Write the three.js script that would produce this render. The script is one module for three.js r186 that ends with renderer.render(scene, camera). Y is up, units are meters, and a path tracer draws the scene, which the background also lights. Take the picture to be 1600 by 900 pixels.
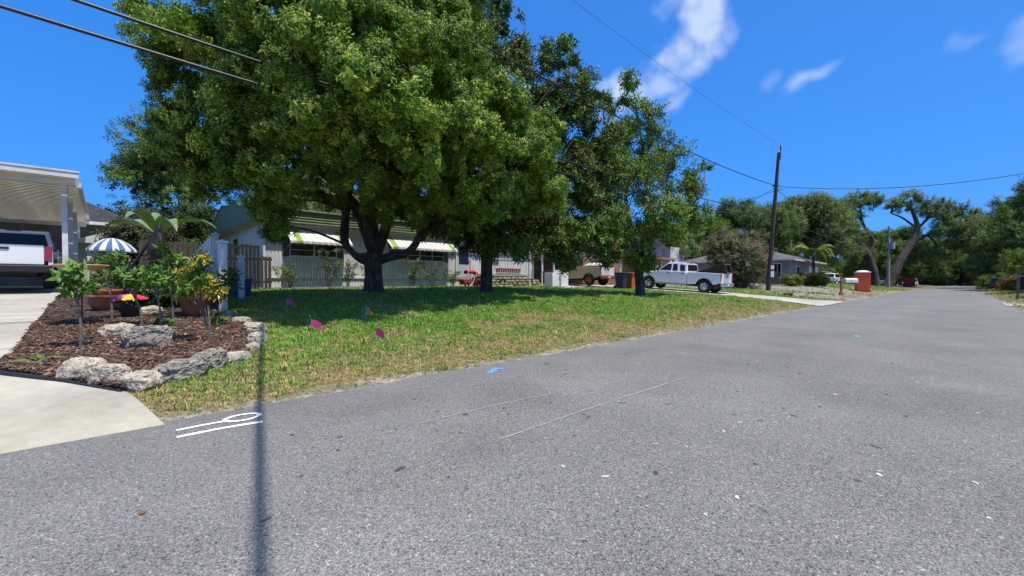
import * as THREE from 'three';
import { mergeGeometries } from 'three/addons/utils/BufferGeometryUtils.js';
import { RoundedBoxGeometry } from 'three/addons/geometries/RoundedBoxGeometry.js';

// ---------------------------------------------------------------- camera, sky, sun, exposure
const scene = new THREE.Scene();
const renderer = new THREE.WebGLRenderer({ antialias: true });
renderer.toneMapping = THREE.LinearToneMapping;
renderer.toneMappingExposure = 1.34;
renderer.shadowMap.enabled = true;
const camera = new THREE.PerspectiveCamera(67.7, 16 / 9, 0.05, 3000);
camera.position.set(0, 1.3, 0);
camera.rotation.order = 'YXZ';
camera.rotation.set(-0.0149, 0.8072, 0);
scene.add(camera);
const SUN = new THREE.Vector3(0.34, 1, -0.08).normalize();

function rng(seed) { let a = seed >>> 0; return () => { a = (a + 0x6D2B79F5) >>> 0; let t = a; t = Math.imul(t ^ (t >>> 15), t | 1); t ^= t + Math.imul(t ^ (t >>> 7), t | 61); return ((t ^ (t >>> 14)) >>> 0) / 4294967296; }; }
const clamp = (x, a = 0, b = 1) => Math.min(b, Math.max(a, x));
const sm = (a, b, x) => { const t = clamp((x - a) / (b - a)); return t * t * (3 - 2 * t); };
const lerp = (a, b, t) => a + (b - a) * t;
const hash = (x, y, z) => { let h = Math.imul(x | 0, 374761393) + Math.imul(y | 0, 668265263) + Math.imul(z | 0, 1274126177); h = Math.imul(h ^ (h >>> 13), 1274126177); return ((h ^ (h >>> 16)) >>> 0) / 4294967296; };
function noise3(x, y, z, p = 0) {   // value noise, optionally periodic in x and y
  const xi = Math.floor(x), yi = Math.floor(y), zi = Math.floor(z);
  let u = x - xi, v = y - yi, w = z - zi; u = u * u * (3 - 2 * u); v = v * v * (3 - 2 * v); w = w * w * (3 - 2 * w);
  const m = (a) => p ? ((a % p) + p) % p : a;
  const x0 = m(xi), x1 = m(xi + 1), y0 = m(yi), y1 = m(yi + 1);
  const a = lerp(hash(x0, y0, zi), hash(x1, y0, zi), u), b = lerp(hash(x0, y1, zi), hash(x1, y1, zi), u);
  if (w === 0) return lerp(a, b, v);
  const c = lerp(hash(x0, y0, zi + 1), hash(x1, y0, zi + 1), u), d = lerp(hash(x0, y1, zi + 1), hash(x1, y1, zi + 1), u);
  return lerp(lerp(a, b, v), lerp(c, d, v), w);
}
function fbm(x, y, z, o = 4, p = 0) { let s = 0, a = 0.5, n = 0; for (let i = 0; i < o; i++) { s += a * noise3(x, y, z + i * 17, p); n += a; x *= 2; y *= 2; z *= 2; a *= 0.5; if (p) p *= 2; } return s / n; }

// the sky: clear blue air, an aureole round the sun widened to whiten the blue fill, a few torn scraps of cloud
{
  const W = 1536, H = 768, data = new Float32Array(W * H * 4), v = new THREE.Vector3();
  // scraps of cloud: [azimuth from -z turning left, elevation, size along, size across, tilt, strength], degrees
  const scraps = [[21.5, 30, 5.0, 2.6, 1.0, 0.85], [25.2, 25.6, 3.6, 2.3, 0.9, 0.75], [33.5, 23.6, 4.4, 2.0, 0.05, 0.85], [29.5, 23.0, 3.6, 1.6, 0.15, 0.6], [24.5, 32.5, 4.5, 1.6, 0.5, 0.55], [24.8, 21.8, 2.0, 1.3, 1.3, 0.4],
    [11.6, 21.3, 2.4, 0.8, 0.55, 0.5], [-4.2, 19.6, 3.6, 1.3, 0.35, 0.5], [0.6, 20.0, 1.2, 0.8, 0.3, 0.25], [14.8, 21.4, 1.0, 0.8, 0, 0.16]];
  const r = rng(9);
  for (let i = 0; i < 34; i++) { const az = 122 + r() * 215, el = 14 + r() * 55; scraps.push([az, el, 3 + r() * 5, 1.5 + r() * 2.5, r() * 1.6, 0.4 + r() * 0.6]); }
  for (let j = 0; j < H; j++) for (let i = 0; i < W; i++) {
    const phi = ((i + 0.5) / W - 0.5) * 2 * Math.PI, th = ((j + 0.5) / H - 0.5) * Math.PI;
    v.set(Math.cos(th) * Math.cos(phi), Math.sin(th), Math.cos(th) * Math.sin(phi));
    const el = Math.max(0, th), up = Math.sin(el);
    const k = Math.pow(1 - up, 5), k2 = Math.pow(1 - up, 1.6);
    let R = 0.012 + 0.022 * k2 + 0.07 * k, G = 0.118 + 0.165 * k2 + 0.07 * k, B = 0.475 + 0.39 * k2;
    const ang = Math.acos(clamp(v.dot(SUN), -1, 1)) * 180 / Math.PI;
    const au = 1.5 * Math.exp(-ang / 7) + 0.9 * Math.exp(-ang / 17);
    R += au; G += au; B += au * 0.95;
    const azd = ((Math.atan2(-v.x, -v.z) * 180 / Math.PI) + 360) % 360, eld = th * 180 / Math.PI;
    let c = 0;
    let w1 = null, w2 = 0;
    if (eld > 5) for (const [a, e, l, w, t, s] of scraps) {
      let da = (((azd - a + 540) % 360) - 180) * Math.cos(th); if (Math.abs(da) > 17 || Math.abs(eld - e) > 14) continue;
      if (w1 === null) { w1 = (fbm(v.x * 9, v.y * 9 + 40, v.z * 9, 4) - 0.5) * 7; w2 = (fbm(v.x * 9 + 70, v.y * 9, v.z * 9, 4) - 0.5) * 5; }
      const de = eld - e + w2; da += w1;
      if (Math.abs(da) > 16 || Math.abs(de) > 16) continue;
      const x = (-da * Math.cos(t) + de * Math.sin(t)) / l, y = (da * Math.sin(t) + de * Math.cos(t)) / w;
      const q = Math.exp(-(x * x + y * y) * 1.1); if (q < 0.02) continue;
      const n = fbm(v.x * 16 + a, v.y * 16, v.z * 16, 5), n2 = fbm(v.x * 45, v.y * 45 + a, v.z * 45, 4);
      c = Math.max(c, s * clamp(q * 1.05 + (n - 0.5) * 2.4 * Math.sqrt(q) + (n2 - 0.5) * 1.5 * Math.sqrt(q) - 0.2, 0, 0.85));
    }
    c = clamp(c * 0.95); R = lerp(R, 0.60, c); G = lerp(G, 0.68, c); B = lerp(B, 0.80, c);
    if (th < 0) { R = 0.16; G = 0.32; B = 0.62; }
    const o = (j * W + i) * 4; data[o] = R; data[o + 1] = G; data[o + 2] = B; data[o + 3] = 1;
  }
  const t = new THREE.DataTexture(data, W, H, THREE.RGBAFormat, THREE.FloatType);
  t.mapping = THREE.EquirectangularReflectionMapping; t.magFilter = t.minFilter = THREE.LinearFilter; t.needsUpdate = true;
  scene.background = t; scene.environment = t;
}
const sun = new THREE.DirectionalLight(new THREE.Color().setRGB(1.0, 0.93, 0.80), 4.4);
sun.position.copy(SUN).multiplyScalar(120); sun.castShadow = true; sun.shadow.mapSize.set(4096, 4096);
Object.assign(sun.shadow.camera, { left: -90, right: 90, top: 90, bottom: -90, near: 1, far: 300 });
scene.add(sun); scene.add(sun.target);

// ---------------------------------------------------------------- helpers
// the place is laid out by d (metres to the left of the camera's foot, across the street) and s (metres ahead, along the street)
const W3 = (d, y, s) => new THREE.Vector3(-d, y, -s);
function G(d, s) {   // height of the ground
  const u = d - 5.05;
  if (u > 0) {
    const uu = u < 15 ? u : 15 + (1 - Math.exp(-(u - 15) / 3)) * 3;
    let e = 1.8 * (1 - Math.exp(-uu / 20));
    e += 0.2 * sm(1.5, 7.5, u) * (1 - sm(10, 15.5, u)) * sm(2, 5, s) * (1 - sm(15, 21, s));
    e += 0.35 * sm(2, 5.5, u) * sm(44, 51, s) * (1 - sm(80, 100, s));
    return e;
  }
  const v = -1.75 - d; return v > 0 ? 0.35 * (1 - Math.exp(-v / 9)) : 0;
}
const taken = new Map();
const numbered = (n) => { const k = taken.get(n) || 0; taken.set(n, k + 1); return k ? n + '_' + String(k).padStart(3, '0') : n; };
function shade(o) { o.traverse((c) => { if (c.isMesh) { c.castShadow = true; c.receiveShadow = true; } }); return o; }
function thing(name, label, category, d, s, y, turn = 0, group) {
  const o = new THREE.Group(); o.name = numbered(name); o.position.set(-d, y === undefined ? G(d, s) : y, -s); o.rotation.y = turn;
  o.userData = { label, category }; if (group) o.userData.group = group; scene.add(o); return o;
}
function part(name, geo, mat, parent, label) { const m = new THREE.Mesh(geo, mat); m.name = name; m.castShadow = m.receiveShadow = true; if (label) m.userData.label = label; parent.add(m); return m; }
function solo(name, geo, mat, label, category, group) { const m = part(numbered(name), geo, mat, scene); m.userData = { label, category }; if (group) m.userData.group = group; return m; }
function ground(name, geo, mat, label) { const m = part(numbered(name), geo, mat, scene); m.userData = { kind: 'structure', label }; return m; }
function stuff(o, label, category) { o.userData = { kind: 'stuff', label, category }; return o; }
function merge(list) { const g = mergeGeometries(list.map((x) => { const y = x.index ? x.toNonIndexed() : x; for (const k of Object.keys(y.attributes)) if (!['position', 'normal', 'uv'].includes(k)) y.deleteAttribute(k); return y; })); return g; }
function uvm(g, k = 1) {   // uv in metres from the object's own coordinates
  const q = g.index ? g.toNonIndexed() : g; const p = q.attributes.position, n = q.attributes.normal, uv = new Float32Array(p.count * 2);
  for (let i = 0; i < p.count; i += 3) {
    const ax = Math.abs(n.getX(i) + n.getX(i + 1) + n.getX(i + 2)), ay = Math.abs(n.getY(i) + n.getY(i + 1) + n.getY(i + 2)), az = Math.abs(n.getZ(i) + n.getZ(i + 1) + n.getZ(i + 2));
    for (let j = i; j < i + 3; j++) { const x = p.getX(j), y = p.getY(j), z = p.getZ(j); const [a, b] = ay > ax && ay > az ? [x, z] : ax > az ? [z, y] : [x, y]; uv[j * 2] = a * k; uv[j * 2 + 1] = b * k; }
  }
  q.setAttribute('uv', new THREE.BufferAttribute(uv, 2)); return q;
}
const bx = (w, h, l, x = 0, y = 0, z = 0, ry = 0, rx = 0, rz = 0) => { const g = new THREE.BoxGeometry(w, h, l); if (rx || ry || rz) g.applyMatrix4(new THREE.Matrix4().makeRotationFromEuler(new THREE.Euler(rx, ry, rz))); g.translate(x, y, z); return uvm(g); };
const rb = (w, h, l, x = 0, y = 0, z = 0, r = 0.02, seg = 2) => uvm(new RoundedBoxGeometry(w, h, l, seg, Math.min(r, w / 2.01, h / 2.01, l / 2.01)).translate(x, y, z));
const V = (x, y, z) => new THREE.Vector3(x, y, z);
function rod(a, b, r0, r1 = r0, n = 8) { const L = a.distanceTo(b), g = new THREE.CylinderGeometry(r1, r0, L, n, 1); g.translate(0, L / 2, 0); g.applyQuaternion(new THREE.Quaternion().setFromUnitVectors(V(0, 1, 0), b.clone().sub(a).normalize())); g.translate(a.x, a.y, a.z); return g; }
function prism(pts, depth, bevel = 0, holes = []) {   // outline in x,y pulled along z, centred on z = 0
  const sh = new THREE.Shape(pts.map((p) => new THREE.Vector2(p[0], p[1])));
  for (const h of holes) sh.holes.push(new THREE.Path(h.map((p) => new THREE.Vector2(p[0], p[1]))));
  const g = new THREE.ExtrudeGeometry(sh, { depth: depth - 2 * bevel, bevelEnabled: bevel > 0, bevelThickness: bevel, bevelSize: bevel, bevelOffset: -bevel, bevelSegments: 2, curveSegments: 10 });
  g.translate(0, 0, -(depth - 2 * bevel) / 2); return uvm(g);
}
function mirrorZ(g) { const p = g.index ? g.toNonIndexed() : g; p.scale(1, 1, -1); for (const k of Object.keys(p.attributes)) { const a = p.attributes[k], n = a.itemSize; for (let i = 0; i < a.count; i += 3) for (let c = 0; c < n; c++) { const t = a.array[(i + 1) * n + c]; a.array[(i + 1) * n + c] = a.array[(i + 2) * n + c]; a.array[(i + 2) * n + c] = t; } } p.computeVertexNormals(); return p; }
function taper(pts, radii, seg = 8, sides = 8, rough = 0, seed = 0) {   // a round limb through the points, thinning along them
  const c = new THREE.CatmullRomCurve3(pts), n = seg * (pts.length - 1), fr = c.computeFrenetFrames(n, false), pos = [], nor = [], uv = [], idx = []; let len = 0, last = null;
  for (let i = 0; i <= n; i++) {
    const t = i / n, p = c.getPoint(t); if (last) len += p.distanceTo(last); last = p;
    const f = t * (radii.length - 1), k = Math.min(Math.floor(f), radii.length - 2), r = lerp(radii[k], radii[k + 1], f - k), tan = c.getTangent(t);
    const N = fr.normals[i], B = fr.binormals[i]; void tan;
    for (let j = 0; j <= sides; j++) {
      const a = j / sides * Math.PI * 2, ca = Math.cos(a), sa = Math.sin(a);
      const rr = r * (1 + rough * (fbm(ca * 1.7 + seed, sa * 1.7 + seed, len * 0.7 / (radii[0] + 0.25), 3) - 0.5) * 2), q = N.clone().multiplyScalar(ca).addScaledVector(B, sa);
      pos.push(p.x + q.x * rr, p.y + q.y * rr, p.z + q.z * rr); nor.push(q.x, q.y, q.z); uv.push(j / sides * 2 * Math.PI * radii[0], len);
      if (i && j) { const o = i * (sides + 1) + j; idx.push(o - sides - 2, o, o - 1, o - sides - 2, o - sides - 1, o); }
    }
  }
  const g = new THREE.BufferGeometry(); g.setAttribute('position', new THREE.Float32BufferAttribute(pos, 3)); g.setAttribute('normal', new THREE.Float32BufferAttribute(nor, 3)); g.setAttribute('uv', new THREE.Float32BufferAttribute(uv, 2)); g.setIndex(idx);
  if (rough) g.computeVertexNormals(); return g;
}
function sheet(nu, nv, fn, colour) {   // grid of points fn(u, v) -> Vector3, upward facing; uv in metres of x, z
  const pos = [], uv = [], col = [], idx = [];
  for (let j = 0; j <= nv; j++) for (let i = 0; i <= nu; i++) {
    const p = fn(i / nu, j / nv, i, j); pos.push(p.x, p.y, p.z); uv.push(p.x, p.z); if (colour) col.push(...colour(-p.x, -p.z, p.y));
    if (i && j) { const o = j * (nu + 1) + i; idx.push(o - nu - 2, o - 1, o, o - nu - 2, o, o - nu - 1); }
  }
  const g = new THREE.BufferGeometry(); g.setAttribute('position', new THREE.Float32BufferAttribute(pos, 3)); g.setAttribute('uv', new THREE.Float32BufferAttribute(uv, 2)); if (colour) g.setAttribute('color', new THREE.Float32BufferAttribute(col, 3));
  g.setIndex(idx); g.computeVertexNormals();
  if (g.attributes.normal.getY(Math.floor(pos.length / 6)) < 0) { for (let k = 0; k < idx.length; k += 3) { const t = idx[k]; idx[k] = idx[k + 1]; idx[k + 1] = t; } g.setIndex(idx); g.computeVertexNormals(); }
  return g;
}
// ---------------------------------------------------------------- materials
function tex(size, fn, srgb = true) {
  const d = new Uint8Array(size * size * 4); for (let j = 0; j < size; j++) for (let i = 0; i < size; i++) { const c = fn(i / size, j / size, i, j), o = (j * size + i) * 4; d[o] = clamp(c[0]) * 255; d[o + 1] = clamp(c[1]) * 255; d[o + 2] = clamp(c[2]) * 255; d[o + 3] = 255; }
  const t = new THREE.DataTexture(d, size, size); t.wrapS = t.wrapT = THREE.RepeatWrapping; t.magFilter = THREE.LinearFilter; t.minFilter = THREE.LinearMipmapLinearFilter; t.generateMipmaps = true; if (srgb) t.colorSpace = THREE.SRGBColorSpace; t.needsUpdate = true; return t;
}
const rep = (t, m, n = m) => { const c = t.clone(); c.repeat.set(1 / m, 1 / n); c.needsUpdate = true; return c; };
const rgb = (r, g, b) => new THREE.Color().setRGB(r, g, b);
const M = (r, g, b, rough = 0.7, o = {}) => new THREE.MeshPhysicalMaterial({ color: rgb(r, g, b), roughness: rough, side: THREE.DoubleSide, ...o });
const grey = (x) => [x, x, x];
// asphalt: pale and dark stone chips in a grey binder
const asphaltMap = tex(2048, (u, v, i, j) => {
  const c = noise3(u * 1150, v * 1150, 3, 1150), c2 = hash(i, j, 5), c3 = noise3(u * 420, v * 420, 9, 420), big = fbm(u * 6, v * 6, 2, 4, 6);
  let x = 0.465 + (c - 0.5) * 0.34 + (c2 - 0.5) * 0.14 + (big - 0.5) * 0.09;
  if (c3 > 0.82 && c > 0.5) x += 0.14; if (c3 < 0.22 && c < 0.55) x -= 0.14;
  const w = (c3 - 0.5) * 0.03; return [x + w, x, x - w * 0.6];
});
const asphaltBump = tex(1024, (u, v) => grey(0.5 + (noise3(u * 420, v * 420, 4, 420) - 0.5) * 0.9), false);
const concreteMap = tex(1024, (u, v, i, j) => { const a = fbm(u * 5, v * 5, 1, 5, 5), b = fbm(u * 60, v * 60, 7, 3, 60), s = hash(i, j, 2); let x = 0.83 + (a - 0.5) * 0.22 + (b - 0.5) * 0.10 + (s - 0.5) * 0.06; const st = sm(0.6, 0.75, fbm(u * 3 + 5, v * 3, 4, 4, 3)) * 0.07; return [x, x - st * 0.5, x - st * 1.6]; });
const grainMap = tex(1024, (u, v, i, j) => { const a = fbm(u * 40, v * 40, 3, 4, 40), s = hash(i, j, 8), c = noise3(u * 250, v * 250, 6, 250); const x = 0.72 + (a - 0.5) * 0.5 + (s - 0.5) * 0.25 + (c - 0.5) * 0.3; return [x, x, x]; });
const fineMap = tex(512, (u, v, i, j) => { const a = fbm(u * 6, v * 6, 3, 5, 6), s = hash(i, j, 8); const x = 0.9 + (a - 0.5) * 0.24 + (s - 0.5) * 0.05; return [x, x, x]; });
const barkMap = tex(512, (u, v) => { const a = fbm(u * 22, v * 22, 3, 4, 22), b = fbm(u * 4, v * 4, 7, 3, 4), r = Math.abs(noise3(u * 18, v * 18, 9, 18) - 0.5); const x = 0.5 + (a - 0.5) * 0.7 + (b - 0.5) * 0.3 + r * 0.3; return [x, x * 0.97, x * 0.93]; });
const barkBump = tex(512, (u, v) => grey(fbm(u * 20, v * 20, 3, 4, 20)), false);
const woodMap = tex(512, (u, v) => { const a = fbm(u * 30, v * 30, 3, 4, 30), b = fbm(u * 5, v * 5, 5, 4, 5); const x = 0.75 + (a - 0.5) * 0.5 + (b - 0.5) * 0.35; return [x, x, x]; });
const stoneMap = tex(512, (u, v, i, j) => { const a = fbm(u * 7, v * 7, 3, 6, 7), b = fbm(u * 30, v * 30, 5, 3, 30); let x = 0.80 + (a - 0.5) * 0.5 + (b - 0.5) * 0.3; if (b < 0.34) x -= 0.12; return [x, x * 0.985, x * 0.95]; });
const stoneBump = tex(512, (u, v) => { const b = fbm(u * 24, v * 24, 5, 4, 24); return grey(b < 0.36 ? b * 0.6 : b); }, false);
const roofMap = tex(512, (u, v, i, j) => { const row = Math.floor(v * 14), c = hash(Math.floor(u * 20 + (row % 2) * 0.5) % 20, row, 4), s = hash(i, j, 3); const x = 0.75 + (c - 0.5) * 0.22 + (s - 0.5) * 0.22; return [x, x, x]; });

const mat = {
  asphalt: M(0.80, 0.79, 0.775, 0.92, { map: rep(asphaltMap, 5), bumpMap: rep(asphaltBump, 3), bumpScale: 0.004, vertexColors: true }),
  concrete: M(0.55, 0.525, 0.45, 0.9, { map: rep(concreteMap, 6), vertexColors: true }),
  soil: M(1, 1, 1, 0.98, { map: rep(grainMap, 3), vertexColors: true }),
  grass: M(1, 1, 1, 0.85, { transmission: 0.25, thickness: 0 }),
  white: M(0.78, 0.79, 0.79, 0.5, { map: rep(fineMap, 2) }),
  siding: M(0.74, 0.76, 0.75, 0.55, { map: rep(fineMap, 3) }),
  green: M(0.17, 0.23, 0.11, 0.6, { map: rep(fineMap, 2) }),
  stripe: M(0.26, 0.42, 0.06, 0.6, { map: rep(fineMap, 2) }),
  shutter: M(0.06, 0.075, 0.05, 0.7),
  alu: M(0.5, 0.5, 0.48, 0.4, { metalness: 0.3 }),
  glass: M(0.014, 0.016, 0.018, 0.07, { specularIntensity: 0.6 }),
  dark: M(0.018, 0.018, 0.018, 0.7),
  black: M(0.012, 0.012, 0.014, 0.6),
  rubber: M(0.02, 0.02, 0.02, 0.85),
  chrome: M(0.6, 0.6, 0.6, 0.32, { metalness: 0.9 }),
  paint: M(0.86, 0.86, 0.86, 0.28, { clearcoat: 1, clearcoatRoughness: 0.05 }),
  red: M(0.5, 0.02, 0.02, 0.35),
  redlens: M(0.35, 0.01, 0.015, 0.15, { clearcoat: 1 }),
  pole: M(0.10, 0.08, 0.065, 0.95, { map: rep(woodMap, 0.5, 4), bumpMap: rep(barkBump, 0.4, 4), bumpScale: 0.01 }),
  fence: M(0.135, 0.115, 0.095, 0.95, { map: rep(woodMap, 0.35, 2.5) }),
  bark: M(0.27, 0.21, 0.16, 0.95, { map: rep(barkMap, 0.8, 3.2), bumpMap: rep(barkBump, 0.7, 2.8), bumpScale: 0.04 }),
  barkGrey: M(0.25, 0.235, 0.21, 0.95, { map: rep(barkMap, 0.8, 3.2), bumpMap: rep(barkBump, 0.7, 2.8), bumpScale: 0.03 }),
  stem: M(0.36, 0.33, 0.28, 0.9, { map: rep(barkMap, 0.15) }),
  paleStem: M(0.5, 0.46, 0.4, 0.9, { map: rep(barkMap, 0.15) }),
  terracotta: M(0.36, 0.13, 0.06, 0.85, { map: rep(fineMap, 0.6) }),
  stone: M(0.66, 0.61, 0.52, 0.95, { map: rep(stoneMap, 0.5), bumpMap: rep(stoneBump, 0.4), bumpScale: 0.006 }),
  stoneGrey: M(0.42, 0.4, 0.37, 0.95, { map: rep(stoneMap, 0.45), bumpMap: rep(stoneBump, 0.35), bumpScale: 0.01 }),
  wire: M(0.02, 0.02, 0.022, 0.45),
  shingle: M(0.17, 0.175, 0.19, 0.95, { map: rep(roofMap, 4) }),
  shadedWood: M(0.05, 0.044, 0.038, 0.95, { map: rep(woodMap, 0.35, 2.5) }),  // shade over the gate is put into this wood colour
  shingleDark: M(0.06, 0.062, 0.07, 0.95, { map: rep(roofMap, 4) }),
  roofGreen: M(0.27, 0.33, 0.22, 0.6, { map: rep(fineMap, 2) }),
  awning: M(0.72, 0.72, 0.68, 0.55, { map: rep(fineMap, 1) }),
  enamel: M(0.76, 0.77, 0.77, 0.35),
  lamp: M(0.7, 0.72, 0.75, 0.12, { clearcoat: 1 }),
  stucco: M(0.30, 0.295, 0.29, 0.95, { map: rep(fineMap, 2) }),
};
// ---------------------------------------------------------------- ground, street, drives
const bed = [[7.75, -0.88], [6.95, -0.3], [6.2, 0.15], [6.4, 0.55], [6.7, 1.0], [6.95, 1.3], [7.8, 1.75], [9.2, 2.1], [10.6, 2.15], [12.1, 2.0], [14, 2.3], [18.4, 2.2], [18.4, -0.88]];
function inPoly(p, d, s) { let c = false; for (let i = 0, j = p.length - 1; i < p.length; j = i++) if ((p[i][1] > s) !== (p[j][1] > s) && d < (p[j][0] - p[i][0]) * (s - p[i][1]) / (p[j][1] - p[i][1]) + p[i][0]) c = !c; return c; }
const pw = (t, x) => { if (x <= t[0][0]) return t[0][1]; for (let i = 1; i < t.length; i++) if (x <= t[i][0]) return lerp(t[i - 1][1], t[i][1], (x - t[i - 1][0]) / (t[i][0] - t[i - 1][0])); return t[t.length - 1][1]; };
const driveSide = (d) => pw([[4.9, 0.42], [5.3, 0.36], [6.15, 0.2], [6.95, -0.28], [7.75, -0.88], [30, -0.9]], d);
const onLeftDrive = (d, s) => d > 4.9 && d < 31 && s < driveSide(d) && s > -8;
const nearDrive = [(d) => 28.0 - 0.9 * (1 - sm(4.9, 7, d)), (d) => 32.3 + 1.6 * (1 - sm(4.9, 7, d))];
const onRightDrive = (d, s) => d > 4.9 && d < 24.5 && s > nearDrive[0](d) && s < nearDrive[1](d);
const onSlab = (d, s) => d > 18.2 && d < 28 && s > 22.3 && s < 28.05;
const edgeN = (s) => (fbm(s * 0.9, 3, 1, 4) - 0.5) * 0.5 + (fbm(s * 5, 7, 1, 3) - 0.5) * 0.12;
const rough = (d, s) => (fbm(d * 0.7, s * 0.7, 5, 3) - 0.5) * 0.05 * sm(5.2, 6.5, d);
function GY(d, s) {
  const e = edgeN(s); let y = G(d, s) + rough(d, s);
  if (d > 1) y -= 0.07 * (1 - sm(4.86 + e, 5.12 + e, d)); else y -= 0.07 * sm(-1.95 + e, -1.6 + e, d);
  return y;
}
const dryness = (d, s) => {
  const n = fbm(d * 0.9, s * 0.9, 11, 4), m = fbm(d * 3.1, s * 3.1, 3, 3); let k = 0.10 + sm(0.5, 0.72, n) * 0.55;
  const u = d > 1 ? d - 5.05 : -1.75 - d;
  k += 0.75 * (1 - sm(0.2, 3.4 + (n - 0.5) * 3, u)) * (0.35 + m * 1.1);
  return clamp(k + (m - 0.5) * 0.3);
};
const dirtness = (d, s) => { if (d < 0) return 0; const n = fbm(d * 0.5, s * 0.5, 21, 4); return clamp(sm(34.5, 37, s) * (1 - sm(62, 74, s)) * sm(0.4, 0.55, n + 0.12) * (d > 5 ? 1 : 0)); };
function groundColour(d, s) {
  const k = dryness(d, s), m = fbm(d * 2.3, s * 2.3, 7, 4), u = d > 1 ? d - 5.05 : -1.75 - d;
  let c = [lerp(0.10, 0.34, k), lerp(0.165, 0.27, k), lerp(0.028, 0.125, k)].map((x) => x * (0.75 + 0.5 * m));
  const sand = Math.max(1 - sm(0.0, 0.45 + (m - 0.5) * 0.9, u), dirtness(d, s));
  c = [lerp(c[0], 0.42, sand), lerp(c[1], 0.375, sand), lerp(c[2], 0.30, sand)];
  return c;
}
{
  const ds = [], ss = [];
  for (let d = -400; d < -30; d += 40) ds.push(d); for (let d = -30; d < -6; d += 2) ds.push(d); for (let d = -6; d < 26; d += (d > 4.5 && d < 5.6) || (d > -2.3 && d < -1.3) ? 0.06 : 0.3) ds.push(d); for (let d = 26; d < 60; d += 3) ds.push(d); for (let d = 60; d <= 500; d += 40) ds.push(d);
  for (let s = -300; s < -9; s += 30) ss.push(s); for (let s = -9; s < 62; s += 0.3) ss.push(s); for (let s = 62; s < 170; s += 2.5) ss.push(s); for (let s = 170; s <= 1200; s += 60) ss.push(s);
  ground('ground', sheet(ds.length - 1, ss.length - 1, (u, v, i, j) => W3(ds[i], GY(ds[i], ss[j]), ss[j]), groundColour), mat.soil, 'sloping front yards of patchy lawn and sandy soil');
}
const roadTone = (d, s) => { const a = fbm(d * 0.5, s * 0.12, 3, 4), b = fbm(d * 1.6, s * 1.6, 8, 4); const x = 1.0 + (a - 0.5) * 0.3 + (b - 0.5) * 0.2; return [x, x, x]; };
const road = ground('road', sheet(46, 460, (u, v) => { const s = -25 + 330 * Math.pow(v, 1.6), d = lerp(-1.95, 5.25, u); return W3(d, 0.035 * (1 - Math.pow((d - 1.65) / 3.6, 2)) - 0.004, s); }, roadTone), mat.asphalt, 'pale grey worn asphalt street');
{ // the street widens at a side street far down
  ground('side_street', sheet(20, 4, (u, v) => W3(lerp(-70, 60, u), 0.05 + (Math.max(0, lerp(-70, 60, u) - 5)) * 0.008, 168 + v * 7), roadTone), mat.asphalt, 'sunlit crossing street at the end of the road');
}
const crackTone = (d, s) => { const x = 0.95 + (fbm(d * 0.8, s * 0.8, 4, 4) - 0.5) * 0.22, w = sm(0.56, 0.7, fbm(d * 0.6 + 3, s * 0.6, 9, 4)) * 0.08; return [x + w * 0.2, x - w * 0.1, x - w]; };
ground('concrete_driveway', sheet(24, 130, (u, v) => { const d = lerp(4.98, 31, v), s = lerp(-9, driveSide(d), u); return W3(d, G(d, s) + 0.003 + 0.019 * sm(5.0, 5.9, d), s); }, crackTone), mat.concrete, 'pale concrete driveway running up to the carport');
for (const d of [9.2, 12.4, 15.6, 18.8]) part('joint', sheet(6, 1, (u, v) => { const s = lerp(-8.9, driveSide(d) - 0.02, u), dd = d + v * 0.014; return W3(dd, G(dd, s) + 0.024, s); }), mat.dark, scene.getObjectByName('concrete_driveway'));
ground('neighbour_driveway', sheet(14, 90, (u, v) => { const d = lerp(4.98, 24.5, v), s = lerp(nearDrive[0](d), nearDrive[1](d), u); return W3(d, G(d, s) + 0.03, s); }, crackTone), mat.concrete, 'pale concrete driveway under the white crew cab pickup');
ground('carport_slab', sheet(12, 20, (u, v) => { const d = lerp(18.2, 28, v), s = lerp(22.3, 28.0, u); return W3(d, G(d, s) + 0.034, s); }, crackTone), mat.concrete, 'concrete slab under the old pickup');
for (const [s0, s1, e] of [[20.5, 25.2, 10], [35.5, 38.6, 14]]) ground('verge_driveway', sheet(6, 14, (u, v) => { const d = lerp(-1.72, -e, v), s = lerp(s0 - 1.2 * (1 - sm(0, 0.2, v)), s1 + 1.2 * (1 - sm(0, 0.2, v)), u); return W3(d, G(d, s) + 0.02, s); }, crackTone), mat.concrete, 'concrete apron crossing the verge on the far kerb side');
ground('side_path', sheet(4, 10, (u, v) => { const d = lerp(5.0, 12, v), s = lerp(68, 73, u); return W3(d, G(d, s) + 0.02, s); }, crackTone), mat.concrete, 'pale driveway beyond the orange portable toilet');

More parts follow.
